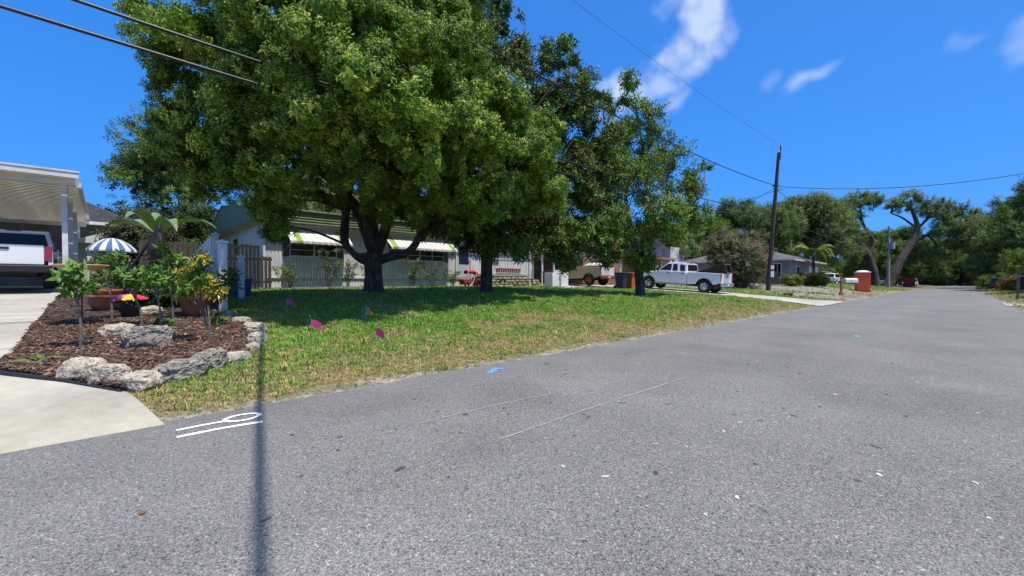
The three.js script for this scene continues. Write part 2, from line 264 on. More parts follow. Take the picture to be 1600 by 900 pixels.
// paint and flecks on the street (parts of the road)
function blot(d, s, rx, ry, turn, seed, y = 0.004) {
  const r = rng(seed), sh = new THREE.Shape(), n = 18; for (let i = 0; i < n; i++) { const a = i / n * 6.283, q = 0.6 + 0.75 * r(), x = Math.cos(a) * rx * q, z = Math.sin(a) * ry * q, X = x * Math.cos(turn) - z * Math.sin(turn), Z = x * Math.sin(turn) + z * Math.cos(turn); i ? sh.lineTo(X, Z) : sh.moveTo(X, Z); }
  const g = new THREE.ShapeGeometry(sh); g.rotateX(-Math.PI / 2); const yy = 0.035 * (1 - Math.pow((d - 1.65) / 3.6, 2)) - 0.004; g.translate(-d, yy + y, -s); return g;
}
function stripe(pts, w, wob = 0, seed = 1) { // painted line of (d, s) points
  const c = new THREE.CatmullRomCurve3(pts.map(([d, s]) => V(-d, 0, -s))), n = pts.length * 14, pos = [], idx = [], r = rng(seed);
  for (let i = 0; i <= n; i++) { const p = c.getPoint(i / n), t = c.getTangent(i / n), h = w / 2 * (1 + wob * (r() - 0.5)); for (const k of [-1, 1]) { const x = p.x + t.z * h * k, z = p.z - t.x * h * k, d = -x; pos.push(x, 0.035 * (1 - Math.pow((d - 1.65) / 3.6, 2)) + 0.001, z); } if (i) idx.push(i * 2 - 2, i * 2 - 1, i * 2, i * 2 - 1, i * 2 + 1, i * 2); }
  const g = new THREE.BufferGeometry(); g.setAttribute('position', new THREE.Float32BufferAttribute(pos, 3)); g.setIndex(idx); g.computeVertexNormals(); return g;
}
{
  const wp = M(0.82, 0.83, 0.84, 0.8), chalk = M(0.34, 0.34, 0.34, 0.9), bl = M(0.10, 0.28, 0.6, 0.8), gn = M(0.12, 0.3, 0.22, 0.85), tar = M(0.05, 0.05, 0.055, 0.8), leaf = M(0.16, 0.09, 0.04, 0.9), pale = M(0.42, 0.41, 0.39, 0.9), smear = M(0.085, 0.085, 0.088, 0.85);
  const loop = []; for (let i = 0; i <= 16; i++) { const a = Math.PI + i / 16 * 6.283; loop.push([4.71 + 0.11 * Math.sin(a), 0.96 + 0.14 * Math.cos(a)]); }
  part('painted_stroke', stripe([[4.69, 0.46], [4.7, 0.65], [4.69, 0.83]], 0.045, 0.4, 3), wp, road); part('painted_loop', stripe(loop, 0.042, 0.35, 4), wp, road);
  part('painted_stroke', stripe([[4.47, 0.44], [4.47, 0.75], [4.42, 1.06]], 0.055, 0.35, 5), wp, road);
  part('chalk_line', stripe([[3.35, 2.0], [3.3, 2.9], [3.2, 3.7]], 0.012, 0.8, 6), chalk, road); part('chalk_line', stripe([[2.55, 2.3], [2.55, 3.7], [2.5, 5.6]], 0.013, 0.8, 7), chalk, road);
  for (let i = 0; i < 3; i++) part('blue_paint_mark', blot(4.62 + i * 0.05, 4.0 + i * 0.11, 0.05, 0.09, 0.5 + i, 31 + i, 0.004 + i * 0.002), bl, road);
  part('green_paint_mark', blot(1.65, 12.7, 0.06, 0.2, 0.2, 41), gn, road);
  const r = rng(77);
  for (let i = 0; i < 110; i++) { const Z = 2.4 + 12 * r() * r() + r() * 2, X = (r() * 1.5 - 0.55) * Z, d = 0.7224 * Z - 0.6915 * X, s = 0.6915 * Z + 0.7224 * X; if (d > 4.6 || d < -1.4) continue; part('tar_fleck', blot(d, s, 0.006 + r() * r() * 0.032, 0.012 + r() * r() * 0.05, r() * 3, 100 + i), r() < 0.5 ? tar : smear, road); }
  for (let i = 0; i < 24; i++) { const Z = 2.1 + 8 * r() * r(), X = (r() * 1.1 + 0.1) * Z, d = 0.7224 * Z - 0.6915 * X, s = 0.6915 * Z + 0.7224 * X; if (d > 4.6 || d < -1.5) continue; part('pale_chip', blot(d, s, 0.006 + r() * 0.014, 0.01 + r() * 0.022, r() * 3, 200 + i), r() < 0.12 ? wp : pale, road); }
  part('dead_leaf', blot(2.55, 0.62, 0.012, 0.03, 0.4, 301, 0.008), leaf, road); part('dead_leaf', blot(3.1, 0.15, 0.014, 0.03, 1.4, 302, 0.008), leaf, road);
}
// grass: tufts of bent blades, straw coloured where the lawn is dry
{
  const r = rng(5), pos = [], idx = [], nor = [];
  for (let b = 0; b < 9; b++) {
    const a = r() * 6.283, lean = 0.25 + r() * 0.9, h = 0.6 + r() * 0.5, w = 0.055 + r() * 0.03, x0 = (r() - 0.5) * 0.7, z0 = (r() - 0.5) * 0.7, ca = Math.cos(a), sa = Math.sin(a), o = pos.length / 3;
    for (const [t, ww] of [[0, 1], [0.55, 0.85], [1, 0.05]]) { const f = lean * t * t * h, y = h * t * (1 - 0.25 * lean * t); for (const k of [-1, 1]) { pos.push(x0 + ca * f - sa * w * ww * k, y, z0 + sa * f + ca * w * ww * k); nor.push(0, 1, 0); } }
    idx.push(o, o + 1, o + 2, o + 1, o + 3, o + 2, o + 2, o + 3, o + 4);
  }
  const g = new THREE.BufferGeometry(); g.setAttribute('position', new THREE.Float32BufferAttribute(pos, 3)); g.setAttribute('normal', new THREE.Float32BufferAttribute(nor, 3)); g.setIndex(idx); g.computeVertexNormals();
  const list = []; const free = (d, s) => !(inPoly(bed, d, s) || onLeftDrive(d, s) || onRightDrive(d, s + 0) || onSlab(d, s));
  const add = (d, s, sc) => {
    const u = d > 1 ? d - 5.05 + edgeN(s) : -1.75 - d; if (u < 0.02 || !free(d, s)) return; const k = dryness(d, s), m = fbm(d * 2.3, s * 2.3, 7, 4);
    if (r() < (1 - sm(0, 0.6, u)) * 0.85 || r() < dirtness(d, s) * 0.93) return; if (k > 0.62 && r() < 0.45) return;
    const dry = r() < k * 0.85; const j = 0.7 + r() * 0.6;
    const c = dry ? [0.46 * j, 0.37 * j, 0.15 * j] : [lerp(0.16, 0.27, k) * j, lerp(0.35, 0.33, k) * j, lerp(0.022, 0.055, k) * j];
    const tall = r() < 0.035 ? 1.5 + r() * 0.6 : 1; list.push([d, s, sc * tall * (0.7 + r() * 0.7) * (1 - 0.3 * k), r() * 6.283, c, (0.8 + m * 0.5)]);
  };
  for (let i = 0; i < 125000; i++) { const d = 4.9 + r() * 6.6, s = 0.2 + r() * 13; const Z = 0.7224 * d + 0.6915 * s; if (r() < Math.pow(6.0 / Z, 1.3)) add(d, s, 0.043); }
  for (let i = 0; i < 80000; i++) { const d = 4.9 + r() * 17, s = 0.4 + r() * 33; add(d, s, 0.072); }
  for (let i = 0; i < 16000; i++) add(4.9 + r() * 14, 33 + r() * 60, 0.13);
  for (let i = 0; i < 14000; i++) add(-1.8 - r() * r() * 20, 8 + r() * 110, 0.12);
  const im = new THREE.InstancedMesh(g, mat.grass, list.length), m4 = new THREE.Matrix4(), q = new THREE.Quaternion(), e = new THREE.Euler(), col = new THREE.Color();
  list.forEach(([d, s, sc, a, c, hh], i) => { e.set((r() - 0.5) * 0.3, a, (r() - 0.5) * 0.3); q.setFromEuler(e); m4.compose(V(-d, GY(d, s) - 0.004, -s), q, V(sc * 1.15, sc * hh, sc * 1.15)); im.setMatrixAt(i, m4); im.setColorAt(i, col.setRGB(...c)); });
  im.name = 'grass'; im.castShadow = im.receiveShadow = true; scene.add(stuff(im, 'short green and straw coloured lawn grass', 'grass'));
}
// mulch bed with bark chips, rocks round its edge
const bedY = (d, s) => G(d, s) + 0.045 + (fbm(d * 1.3, s * 1.3, 2, 3) - 0.4) * 0.09;
{
  const sh = new THREE.Shape(bed.map(([d, s]) => new THREE.Vector2(d, s)));
  const pos = [], idx = [], col = [], nd = 248, ns = 72; const id = new Map(); // grid clipped to the outline
  const key = (i, j) => { const k = i * 1000 + j; if (!id.has(k)) { const d = lerp(6.0, 18.4, i / nd), s = lerp(-0.92, 2.4, j / ns); id.set(k, pos.length / 3); pos.push(-d, bedY(d, s), -s); const x = 0.6 + fbm(d * 6, s * 6, 3, 3) * 0.8; col.push(0.075 * x, 0.05 * x, 0.036 * x); } return id.get(k); };
  for (let i = 0; i < nd; i++) for (let j = 0; j < ns; j++) { const d = lerp(6.0, 18.4, (i + 0.5) / nd), s = lerp(-0.92, 2.4, (j + 0.5) / ns); if (inPoly(bed, d, s)) { const a = key(i, j), b = key(i + 1, j), c = key(i + 1, j + 1), e = key(i, j + 1); idx.push(a, c, b, a, e, c); } }
  const g = new THREE.BufferGeometry(); g.setAttribute('position', new THREE.Float32BufferAttribute(pos, 3)); g.setAttribute('color', new THREE.Float32BufferAttribute(col, 3)); g.setAttribute('uv', new THREE.Float32BufferAttribute(pos.filter((_, i) => i % 3 !== 1), 2)); g.setIndex(idx); g.computeVertexNormals(); void sh;
  ground('mulch_bed', g, mat.soil, 'brown mulch flower bed beside the driveway');
  const r = rng(15), chip = bx(1, 0.16, 0.32), n = 17000, im = new THREE.InstancedMesh(chip, M(1, 1, 1, 0.95), n), m4 = new THREE.Matrix4(), q = new THREE.Quaternion(), e = new THREE.Euler(), c = new THREE.Color();
  for (let i = 0; i < n;) {
    const d = 6.1 + (r() < 0.75 ? r() * 5.5 : r() * 12), s = -0.9 + r() * 3.2; if (!inPoly(bed, d, s)) continue;
    e.set((r() - 0.5) * 0.9, r() * 6.283, (r() - 0.5) * 0.7); q.setFromEuler(e); const L = 0.03 + r() * r() * 0.085; m4.compose(V(-d, bedY(d, s) + 0.004 + r() * 0.022, -s), q, V(L, L * 0.7, L * (0.7 + r() * 0.9))); im.setMatrixAt(i, m4);
    const k = r(), t = 0.55 + r() * 0.8; im.setColorAt(i, k < 0.5 ? c.setRGB(0.10 * t, 0.058 * t, 0.036 * t) : k < 0.8 ? c.setRGB(0.20 * t, 0.115 * t, 0.07 * t) : k < 0.93 ? c.setRGB(0.31 * t, 0.22 * t, 0.15 * t) : c.setRGB(0.05 * t, 0.042 * t, 0.036 * t)); i++;
  }
  im.name = 'mulch_chips'; im.castShadow = im.receiveShadow = true; scene.add(stuff(im, 'loose brown bark mulch chips in the flower bed', 'mulch'));
  part('edging_strip', taper([W3(8.6, G(8.6, -0.9) + 0.03, -0.9), W3(7.75, G(7.75, -0.9) + 0.03, -0.9), W3(7.3, G(7.3, -0.6) + 0.03, -0.6), W3(6.95, G(6.95, -0.3) + 0.02, -0.32), W3(6.5, G(6.5, 0) + 0.015, -0.03), W3(6.2, G(6.2, 0) + 0.01, 0.16)], [0.035, 0.035], 6, 6), mat.black, scene.getObjectByName('mulch_bed'));
}
function rockGeo(w, h, l, seed, pit = 0.5, detail = 14) {
  const g = new THREE.IcosahedronGeometry(1, detail), p = g.attributes.position, v = new THREE.Vector3();
  for (let i = 0; i < p.count; i++) {
    v.fromBufferAttribute(p, i); const n = fbm(v.x * 1.1 + seed, v.y * 1.1, v.z * 1.1, 3), f = fbm(v.x * 4 + seed, v.y * 4 + 9, v.z * 4, 4), q = fbm(v.x * 9 + seed, v.y * 9, v.z * 9, 3);
    let k = 0.72 + n * 0.55 + (f - 0.5) * 0.30 * (0.5 + pit); if (q < 0.42) k -= (0.42 - q) * 0.9 * pit;
    const fl = (x) => Math.sign(x) * Math.pow(Math.abs(x), 0.72); p.setXYZ(i, fl(v.x) * k * w / 2, fl(v.y) * k * h / 2, fl(v.z) * k * l / 2);
  }
  g.computeVertexNormals(); return uvm(g);
}
{
  const grp = 'rocks round the flower bed';
  const rocks = [ // d, s, width along s, height, depth along d, turn, pit, material, label, name
    [7.0, -0.14, 0.52, 0.26, 0.32, -0.5, 0.3, 0, 'tan rounded rock at the driveway corner of the mulch bed'],
    [6.62, 0.06, 0.42, 0.27, 0.3, -0.3, 0.6, 0, 'tan pitted boulder next to the flat pale slab rock'],
    [6.32, 0.3, 0.36, 0.2, 0.5, 0.5, 0.1, 0, 'flat pale slab rock tilted at the bed front'],
    [6.5, 0.66, 0.62, 0.27, 0.34, 0.35, 1.0, 1, 'long grey pitted coral rock at the bed front'],
    [6.8, 1.02, 0.42, 0.3, 0.36, 0.6, 1.0, 1, 'knobbly grey pitted rock beside the grass'],
    [7.05, 1.36, 0.4, 0.16, 0.3, 0.4, 0.3, 0, 'low brownish rock half sunk at the bed edge'],
    [7.62, 1.7, 0.2, 0.15, 0.2, 0.2, 0.3, 0, 'smallest pale rock of the bed edge'],
    [8.05, 1.86, 0.32, 0.24, 0.3, 0.7, 0.8, 0, 'round white pitted rock beside the lawn'],
    [9.0, 2.06, 0.3, 0.22, 0.4, 1.2, 0.7, 0, 'white rock in the curved edge, third from the post'],
    [9.5, 2.12, 0.26, 0.17, 0.36, 1.3, 0.6, 0, 'pale rock in the curved edge, second from the post'],
    [10.4, 2.12, 0.32, 0.16, 0.38, 0.9, 0.5, 0, 'pale rock in the curved edge nearest the white post'],
    [11.3, 2.06, 0.26, 0.18, 0.3, 0.9, 0.5, 1, 'grey rock at the foot of the white post'],
    [8.45, 0.5, 0.72, 0.42, 0.5, 0.25, 1.0, 1, 'large dark grey boulder in the middle of the bed'],
    [9.75, 0.2, 0.56, 0.24, 0.42, 0.1, 0.3, 0, 'pale flat topped rock behind the large boulder'],
    [12.3, 0.75, 0.6, 0.22, 0.3, 0.0, 0.1, 0, 'white flat stone behind the potted flowers'],
  ];
  rocks.forEach(([d, s, w, h, l, t, pit, k, label], i) => {
    const m = solo('garden_rock', rockGeo(w * 0.86, h * 1.1, l * 0.86, i * 7.3 + 2, pit * 0.7), k ? mat.stoneGrey : mat.stone, label, 'rock', grp);
    m.position.set(-d, G(d, s) + h * 0.36, -s); m.rotation.set(0.05 * (i % 3), Math.PI / 2 + t, 0.06 * ((i % 5) - 2));
  });
}
// ---------------------------------------------------------------- foliage
function sprig(k, len, wid, spread, seed, up = 0.3, fold = 0.25) {
  const r = rng(seed), pos = [], idx = [], nor = [];
  for (let i = 0; i < k; i++) {
    const t = (i + 0.5) / k, a = i * 2.4 + r() * 0.7, base = V((r() - 0.5) * spread * 0.5, (t - 0.5) * spread * 1.2, (r() - 0.5) * spread * 0.5);
    const dir = V(Math.cos(a), up + (r() - 0.5) * 0.9, Math.sin(a)).normalize(), L = len * (0.7 + r() * 0.6), w = wid * (0.75 + r() * 0.5);
    let side = V(-Math.sin(a), (r() - 0.5) * 0.8, Math.cos(a)).normalize(); const n = dir.clone().cross(side).normalize(); side = n.clone().cross(dir);
    const m = base.clone().addScaledVector(dir, L * 0.45), tip = base.clone().addScaledVector(dir, L).addScaledVector(n, -L * 0.1), o = pos.length / 3;
    const l = m.clone().addScaledVector(side, w / 2).addScaledVector(n, w * fold), q = m.clone().addScaledVector(side, -w / 2).addScaledVector(n, w * fold);
    for (const p of [base, l, tip, q]) { pos.push(p.x, p.y, p.z); nor.push(n.x, n.y, n.z); } idx.push(o, o + 2, o + 1, o, o + 3, o + 2);
  }
  const g = new THREE.BufferGeometry(); g.setAttribute('position', new THREE.Float32BufferAttribute(pos, 3)); g.setIndex(idx); const ng = g.toNonIndexed(); ng.computeVertexNormals(); return ng;
}
const leafMat = (rough = 0.85, tr = 0.3, sp = 0.4) => M(1, 1, 1, rough, { transmission: tr, thickness: 0, specularIntensity: sp });
const leafA = leafMat(0.65, 0.15, 0.45), leafB = leafMat(0.55, 0.12, 0.4), leafC = leafMat(0.85, 0.25, 0.25);
function foliage(name, parent, base, clumps, geo, material, dens, colour, seed, o = {}) { // clumps [d, s, y, r] of sprigs, each broken into smaller tufts
  const r = rng(seed), list = [];
  const dir = () => { const z = r() * 2 - 1, a = r() * 6.283, q = Math.sqrt(1 - z * z); return V(q * Math.cos(a), z, q * Math.sin(a)); };
  for (const [d, s, y, R] of clumps) {
    const subs = [], nsub = Math.max(3, Math.round((o.subs || 13) * Math.min(2.2, R * R * 0.9 + 0.4)));
    const tone = 0.85 + r() * 0.3;
    for (let i = 0; i < nsub; i++) { const v = dir(), k = 0.55 + 0.5 * r(); subs.push([v.clone().multiplyScalar(R * k).multiply(V(1, 0.85, 1)), R * (0.22 + r() * 0.24) * (o.tuft || 1), 0.85 + r() * 0.35]); }
    const n = Math.round(dens * R * R * 10);
    for (let i = 0; i < n; i++) { const [c, sr, st] = subs[Math.floor(r() * subs.length)], v = dir(), k = Math.pow(r(), 0.45) * sr; const p = V(-d, y, -s).add(c).addScaledVector(v, k); list.push([p, v.addScaledVector(c.clone().normalize(), 0.8).normalize(), tone * st]); }
  }
  const im = new THREE.InstancedMesh(geo, material, list.length), m4 = new THREE.Matrix4(), q = new THREE.Quaternion(), q2 = new THREE.Quaternion(), c = new THREE.Color();
  list.forEach(([p, v, t], i) => { v.y += (o.droop || 0); v.normalize(); q.setFromUnitVectors(V(0, 1, 0), v); q2.setFromAxisAngle(V(0, 1, 0), r() * 6.283); q.multiply(q2); const sc = (0.55 + r() * 0.9) * (o.scale || 1); m4.compose(p.sub(base), q, V(sc, sc, sc)); im.setMatrixAt(i, m4); const k = colour(r, t); im.setColorAt(i, c.setRGB(k[0], k[1], k[2])); });
  im.name = name; im.userData.kind = 'stuff'; im.castShadow = im.receiveShadow = true; parent.add(im); return im;
}
const tint = (a, b, odd) => (r, t) => { if (odd && r() < odd[3]) return [odd[0] * t, odd[1] * t, odd[2] * t]; const k = r(), j = t * (0.8 + r() * 0.4); return [lerp(a[0], b[0], k) * j, lerp(a[1], b[1], k) * j, lerp(a[2], b[2], k) * j]; };
const LV = (a, y, c = 0) => V(0.6915 * a + 0.7224 * c, y, -0.7224 * a + 0.6915 * c); // a: along the house front view, c: out towards the street corner
function twigs(base, clumps, spine, r0, seed) { const r = rng(seed), out = []; for (const [d, s, y, R] of clumps) { const p = V(-d, y, -s).sub(base); let best = spine[0], bd = 1e9; for (const q of spine) { const e = q.distanceTo(p) + (q.y > p.y ? 3 : 0); if (e < bd) { bd = e; best = q; } } const mid = best.clone().lerp(p, 0.5).add(V((r() - 0.5) * 0.6, 0.25 + (r() - 0.5) * 0.4, (r() - 0.5) * 0.6)); out.push(taper([best, mid, p], [r0, r0 * 0.3], 4, 5)); } return merge(out); }

const mainC = [[15.5,1.2,8.5,0.93],[15.0,1.6,7.4,1.04],[13.3,2.0,7.7,1.02],[14.9,1.8,5.9,0.98],[15.7,1.6,5.4,0.78],[14.5,2.2,4.7,1.04],[14.5,3.8,3.5,0.82],[14.4,3.9,3.0,0.5],[12.1,2.6,4.6,0.97],[11.1,2.6,5.8,0.96],[11.1,2.8,7.3,0.92],[9.5,3.1,6.0,0.83],[9.7,3.3,4.8,0.86],[11.9,3.5,4.0,0.85],[9.2,3.8,6.8,0.86],[8.4,3.8,5.2,0.88],[9.2,4.3,4.4,0.83],[11.8,5.0,4.1,0.68],[8.9,4.9,6.8,0.91],[8.3,4.9,5.1,0.87],[9.5,5.7,4.3,0.84],[9.5,6.7,7.0,0.99],[9.2,7.0,5.2,1.06],[10.3,7.4,3.9,0.78],[10.1,9.0,6.5,1.17],[9.8,9.3,5.1,1.17],[10.2,11.0,6.1,1.03],[10.2,11.0,4.3,0.94],[10.2,8.9,4.0,0.93],[10.9,7.4,9.0,0.97],[14.0,2.7,9.7,1.04],[11.6,3.8,9.3,1.08],[10.7,5.5,9.6,1.13],[11.6,7.4,10.4,0.93],[13.0,4.2,7.2,1.6],[12.3,6.2,8.6,1.9],[12.0,8.6,7.8,1.7],[11.6,11.0,7.2,1.3],[11.8,5.8,10.3,1.5],[13.8,3.6,8.8,1.4],[13.8,3.2,6.2,1.4],[11.0,5.6,6.0,1.5],[10.8,7.6,6.2,1.5],[11.4,4.2,5.2,1.2],[11.2,6.6,4.7,1.0],[11.6,9.2,5.2,1.2],[12.4,5.4,6.2,1.2],[12.6,8.2,6.0,1.2],[12.8,2.8,5.2,1.0],[13.0,6.7,3.75,0.6],[12.1,7.6,3.6,0.65],[11.7,8.8,3.55,0.7],[14.1,5.5,4.2,0.6],[11.5,5,10.8,1.4],[11.5,8,10.5,1.4],[12.8,3.3,10.8,1.3],[12.8,6.5,11.5,1.4],[12.6,9.5,10.2,1.3],[12.7,7.7,3.9,0.76],[13.2,7.2,5.4,1.3]];
const secondC = [[13.3,12.2,12.5,0.7],[13.6,11.9,11.1,1.23],[13.2,13.7,10.8,1.13],[12.3,14.6,11.2,0.79],[11.8,15.2,9.5,1.19],[12.6,14.4,8.5,1.42],[11.3,15.6,7.7,1.25],[11.8,15.2,5.7,1.47],[11.4,17.0,6.5,1.01],[11.9,13.6,3.7,1.39],[12.6,12.1,3.1,1.1],[13.7,11.0,3.0,0.99],[14.5,9.4,3.5,0.76],[11.4,15.6,3.4,1.3],[11.5,17.0,4.6,1.07],[12.3,12.5,4.6,1.2],[13.8,11.6,4.5,1.23],[14.6,10.0,4.2,0.94],[11.3,17.2,2.6,0.72],[11.8,14.4,2.7,0.88],[14.1,14.2,8.2,1.79],[14.9,12.6,9.7,1.45]];
const thirdC = [[12.2,20.5,11.9,0.62],[13.1,20.3,11.0,0.77],[11.9,20.9,9.9,1.1],[12.9,19.8,8.6,1.23],[11.4,22.1,8.6,1.19],[11.6,19.7,6.6,1.44],[10.7,22.8,6.8,1.05],[10.3,23.9,5.7,0.86],[13.1,18.8,5.7,1.27],[10.9,20.4,4.8,1.31],[12.6,19.4,3.7,1.21],[10.9,21.8,4.1,1.05],[10.3,24.0,4.5,0.64],[11.6,20.4,2.8,0.87],[9.9,25.1,4.7,0.37],[11.3,20.6,1.9,0.47],[10.1,24.9,7.8,0.29],[14.1,20.0,7.4,1.22]];
{
  const t = thing('shade_tree', 'broad yellow green shade tree with forked trunk before the mobile home', 'tree', 14.68, 7.08, G(14.68, 7.08) - 0.05), b = t.position;
  part('trunk', taper([LV(0, -0.1), LV(0.02, 0.18), LV(0.04, 0.7), LV(0.05, 1.5)], [0.52, 0.36, 0.295, 0.3], 8, 18, 0.22, 3), mat.bark, t);
  const limbs = [[[[-0.05, 1.15], [-0.55, 1.42], [-0.95, 1.8], [-0.97, 2.7], [-0.8, 4], [-1.4, 6.2, -0.4]], [0.24, 0.2, 0.17, 0.1]], [[[-0.85, 2.9], [-1.4, 3.4, 0.2], [-2.5, 3.6, 0.6], [-3.8, 4.3, 0.9], [-5.2, 5.6, 1.2]], [0.15, 0.11, 0.05]],
    [[[0.05, 1.3], [0.04, 2.3], [-0.12, 3.6], [0.2, 5.2, 0.3], [0.3, 8, 0.4]], [0.28, 0.22, 0.16, 0.07]], [[[0.12, 1.3], [0.42, 2.4, -0.3], [0.7, 3.7, -0.5], [1.5, 5.3, -0.2], [2.4, 7.6, 0]], [0.22, 0.17, 0.12, 0.06]],
    [[[0.1, 1.2], [0.7, 1.36, 0.1], [1.4, 1.56, 0.2], [1.9, 2.2, 0.3], [2.6, 2.65, 0.3], [3.7, 2.8, 0.4], [5, 3.6, 0.6]], [0.2, 0.17, 0.14, 0.06]], [[[0, 1.45], [0.15, 2.6, 1.3], [-0.3, 3.7, 3.2], [-0.5, 4.6, 5.2]], [0.2, 0.15, 0.1, 0.05]],
    [[[0.1, 1.5], [0.9, 2.7, 1], [1.9, 3.6, 2.6], [2.8, 4.4, 4]], [0.17, 0.12, 0.05]], [[[0, 1.5], [-0.5, 3.2, 0.8], [-1.9, 4.7, 2], [-3.2, 6.2, 2.8]], [0.17, 0.12, 0.05]]];
  const spine = [];
  for (const [p, rr] of limbs) { const pts = p.map((q) => LV(...q)); part('limb', taper(pts, rr.map((q) => q * 0.84), 7, 10, 0.12, pts[0].x * 9), mat.bark, t); const c = new THREE.CatmullRomCurve3(pts); for (let i = 3; i <= 10; i++) spine.push(c.getPoint(i / 10)); }
  part('twigs', twigs(b, mainC, spine, 0.05, 4), mat.bark, t);
  foliage('crown', t, b, mainC, sprig(16, 0.085, 0.042, 0.17, 2, 0.05), leafA, 86, tint([0.06, 0.145, 0.012], [0.20, 0.315, 0.026], [0.36, 0.44, 0.06, 0.13]), 11, { droop: -0.15, subs: 16 });
}
{
  const t = thing('shade_tree', 'dark glossy evergreen tree standing behind the yellow green shade tree', 'tree', 13.86, 11.77, G(13.86, 11.77) - 0.05), b = t.position;
  part('trunk', taper([LV(0, -0.1), LV(0, 0.3), LV(0.02, 1.4), LV(0.1, 3), LV(0.5, 6), LV(0.8, 10.5)], [0.42, 0.25, 0.23, 0.2, 0.14, 0.04], 7, 14, 0.15, 5), mat.bark, t);
  const spine = []; for (const p of [[[0.05, 1.9], [1, 2.4, 0.2], [2.4, 2.9, 0.6]], [[0.1, 2.2], [-0.9, 2.8, 0.2], [-2.2, 3.2, 0.4]], [[0.2, 3.4], [1.5, 4.4, 0.3], [3, 5.4, 0.6]], [[0.4, 5.5], [1.7, 7.2, 0.2], [2.8, 8.6, 0.4]]]) { const pts = p.map((q) => LV(...q)); part('limb', taper(pts, [0.12, 0.08, 0.04], 6, 8, 0.1, pts[0].y), mat.bark, t); spine.push(...pts.slice(1)); }
  for (let y = 2; y < 10; y += 1) spine.push(LV(0.08 * y, y));
  part('twigs', twigs(b, secondC, spine, 0.045, 7), mat.bark, t);
  foliage('crown', t, b, secondC, sprig(12, 0.15, 0.06, 0.22, 6, 0.35), leafB, 34, tint([0.06, 0.125, 0.016], [0.14, 0.215, 0.03], [0.22, 0.11, 0.04, 0.045]), 12, { droop: 0.2 });
}
{
  const t = thing('shade_tree', 'narrow leafy tree with bare lower trunk before the white crew cab pickup', 'tree', 12.08, 21.22, G(12.08, 21.22) - 0.05), b = t.position;
  part('trunk', taper([LV(0, -0.1), LV(0, 0.25), LV(-0.06, 1.2), LV(-0.2, 2.2), LV(-0.45, 3.6)], [0.46, 0.27, 0.23, 0.2, 0.15], 7, 14, 0.14, 8), mat.barkGrey, t);
  const spine = []; for (const p of [[[-0.1, 1.6], [0.12, 2.6, 0.1], [0.35, 4.2], [0.3, 6.5], [-0.2, 10]], [[-0.35, 3.1], [-0.7, 4.6], [-0.9, 6.5], [-1.1, 9]], [[0.1, 2.4], [1, 3.6, 0.3], [2, 4.6, 0.5], [3.2, 5.4, 0.4]], [[-0.3, 2.8], [-1.2, 3.8, 0.2], [-2.1, 4.9, 0.3]]]) { const pts = p.map((q) => LV(...q)); part('limb', taper(pts, [0.14, 0.1, 0.04], 6, 8, 0.1, pts[0].y), mat.barkGrey, t); spine.push(...pts.slice(1)); }
  part('twigs', twigs(b, thirdC, spine, 0.035, 9), mat.barkGrey, t);
  foliage('crown', t, b, thirdC, sprig(12, 0.15, 0.062, 0.26, 8, 0.4), leafB, 27, tint([0.11, 0.215, 0.02], [0.22, 0.32, 0.036], [0.2, 0.12, 0.05, 0.03]), 13, { droop: 0.3, tuft: 1.15 });
}
// trees further off: clumps spread through an uneven crown
function farTree(name, label, d, s, h, w, o = {}) {
  const r = rng(o.seed || Math.round(d * 31 + s * 17 + 400)), t = thing(name, label, 'tree', d, s, G(d, s) - 0.1, 0, o.group), b = t.position, low = o.low ?? 0.35, cl = o.clumps ? o.clumps.map(([a, y, c, R]) => { const p = LV(a, y, c).add(b); return [-p.x, -p.z, p.y, R]; }) : [];
  if (!o.clumps) for (let i = 0; i < (o.n || 22); i++) { const y = Math.pow(r(), 0.8), a = r() * 6.283, wid = Math.sqrt(Math.max(0.08, 1 - Math.pow((y - 0.38) / 0.66, 2))) * w / 2 * Math.sqrt(0.15 + 0.85 * r()); cl.push([d + Math.cos(a) * wid, s + Math.sin(a) * wid, b.y + h * (low + (1 - low) * y * 0.92), w * (0.11 + r() * 0.10)]); }
  const trunks = o.trunks || [[[[0, -0.2], [0.1, h * low * 0.6], [(r() - 0.5) * w * 0.1, h * (low + 0.15)], [(r() - 0.5) * w * 0.2, h * 0.75]], [w * 0.045 + 0.06, w * 0.035 + 0.04, w * 0.02]]];
  const spine = []; trunks.forEach(([p, rr], i) => { const pts = p.map((q) => LV(...q)); part(i ? 'limb' : 'trunk', taper(pts, rr, 6, 9, 0.15, d + i), o.bark || mat.bark, t); spine.push(...pts.slice(1)); });
  part('twigs', twigs(b, cl, spine, Math.max(0.04, w * 0.012), 3), o.bark || mat.bark, t);
  foliage('crown', t, b, cl, o.geo || farSprig, o.mat || leafC, o.dens || 6, o.tint || tint([0.05, 0.085, 0.03], [0.11, 0.145, 0.05]), o.seed || 5, { scale: o.scale || 1, subs: 12, tuft: o.tuft || 1.15, droop: o.droop || 0.2 });
  return t;
}
const farSprig = sprig(14, 0.26, 0.11, 0.5, 21, 0.2), midSprig = sprig(14, 0.16, 0.065, 0.3, 22, 0.2);
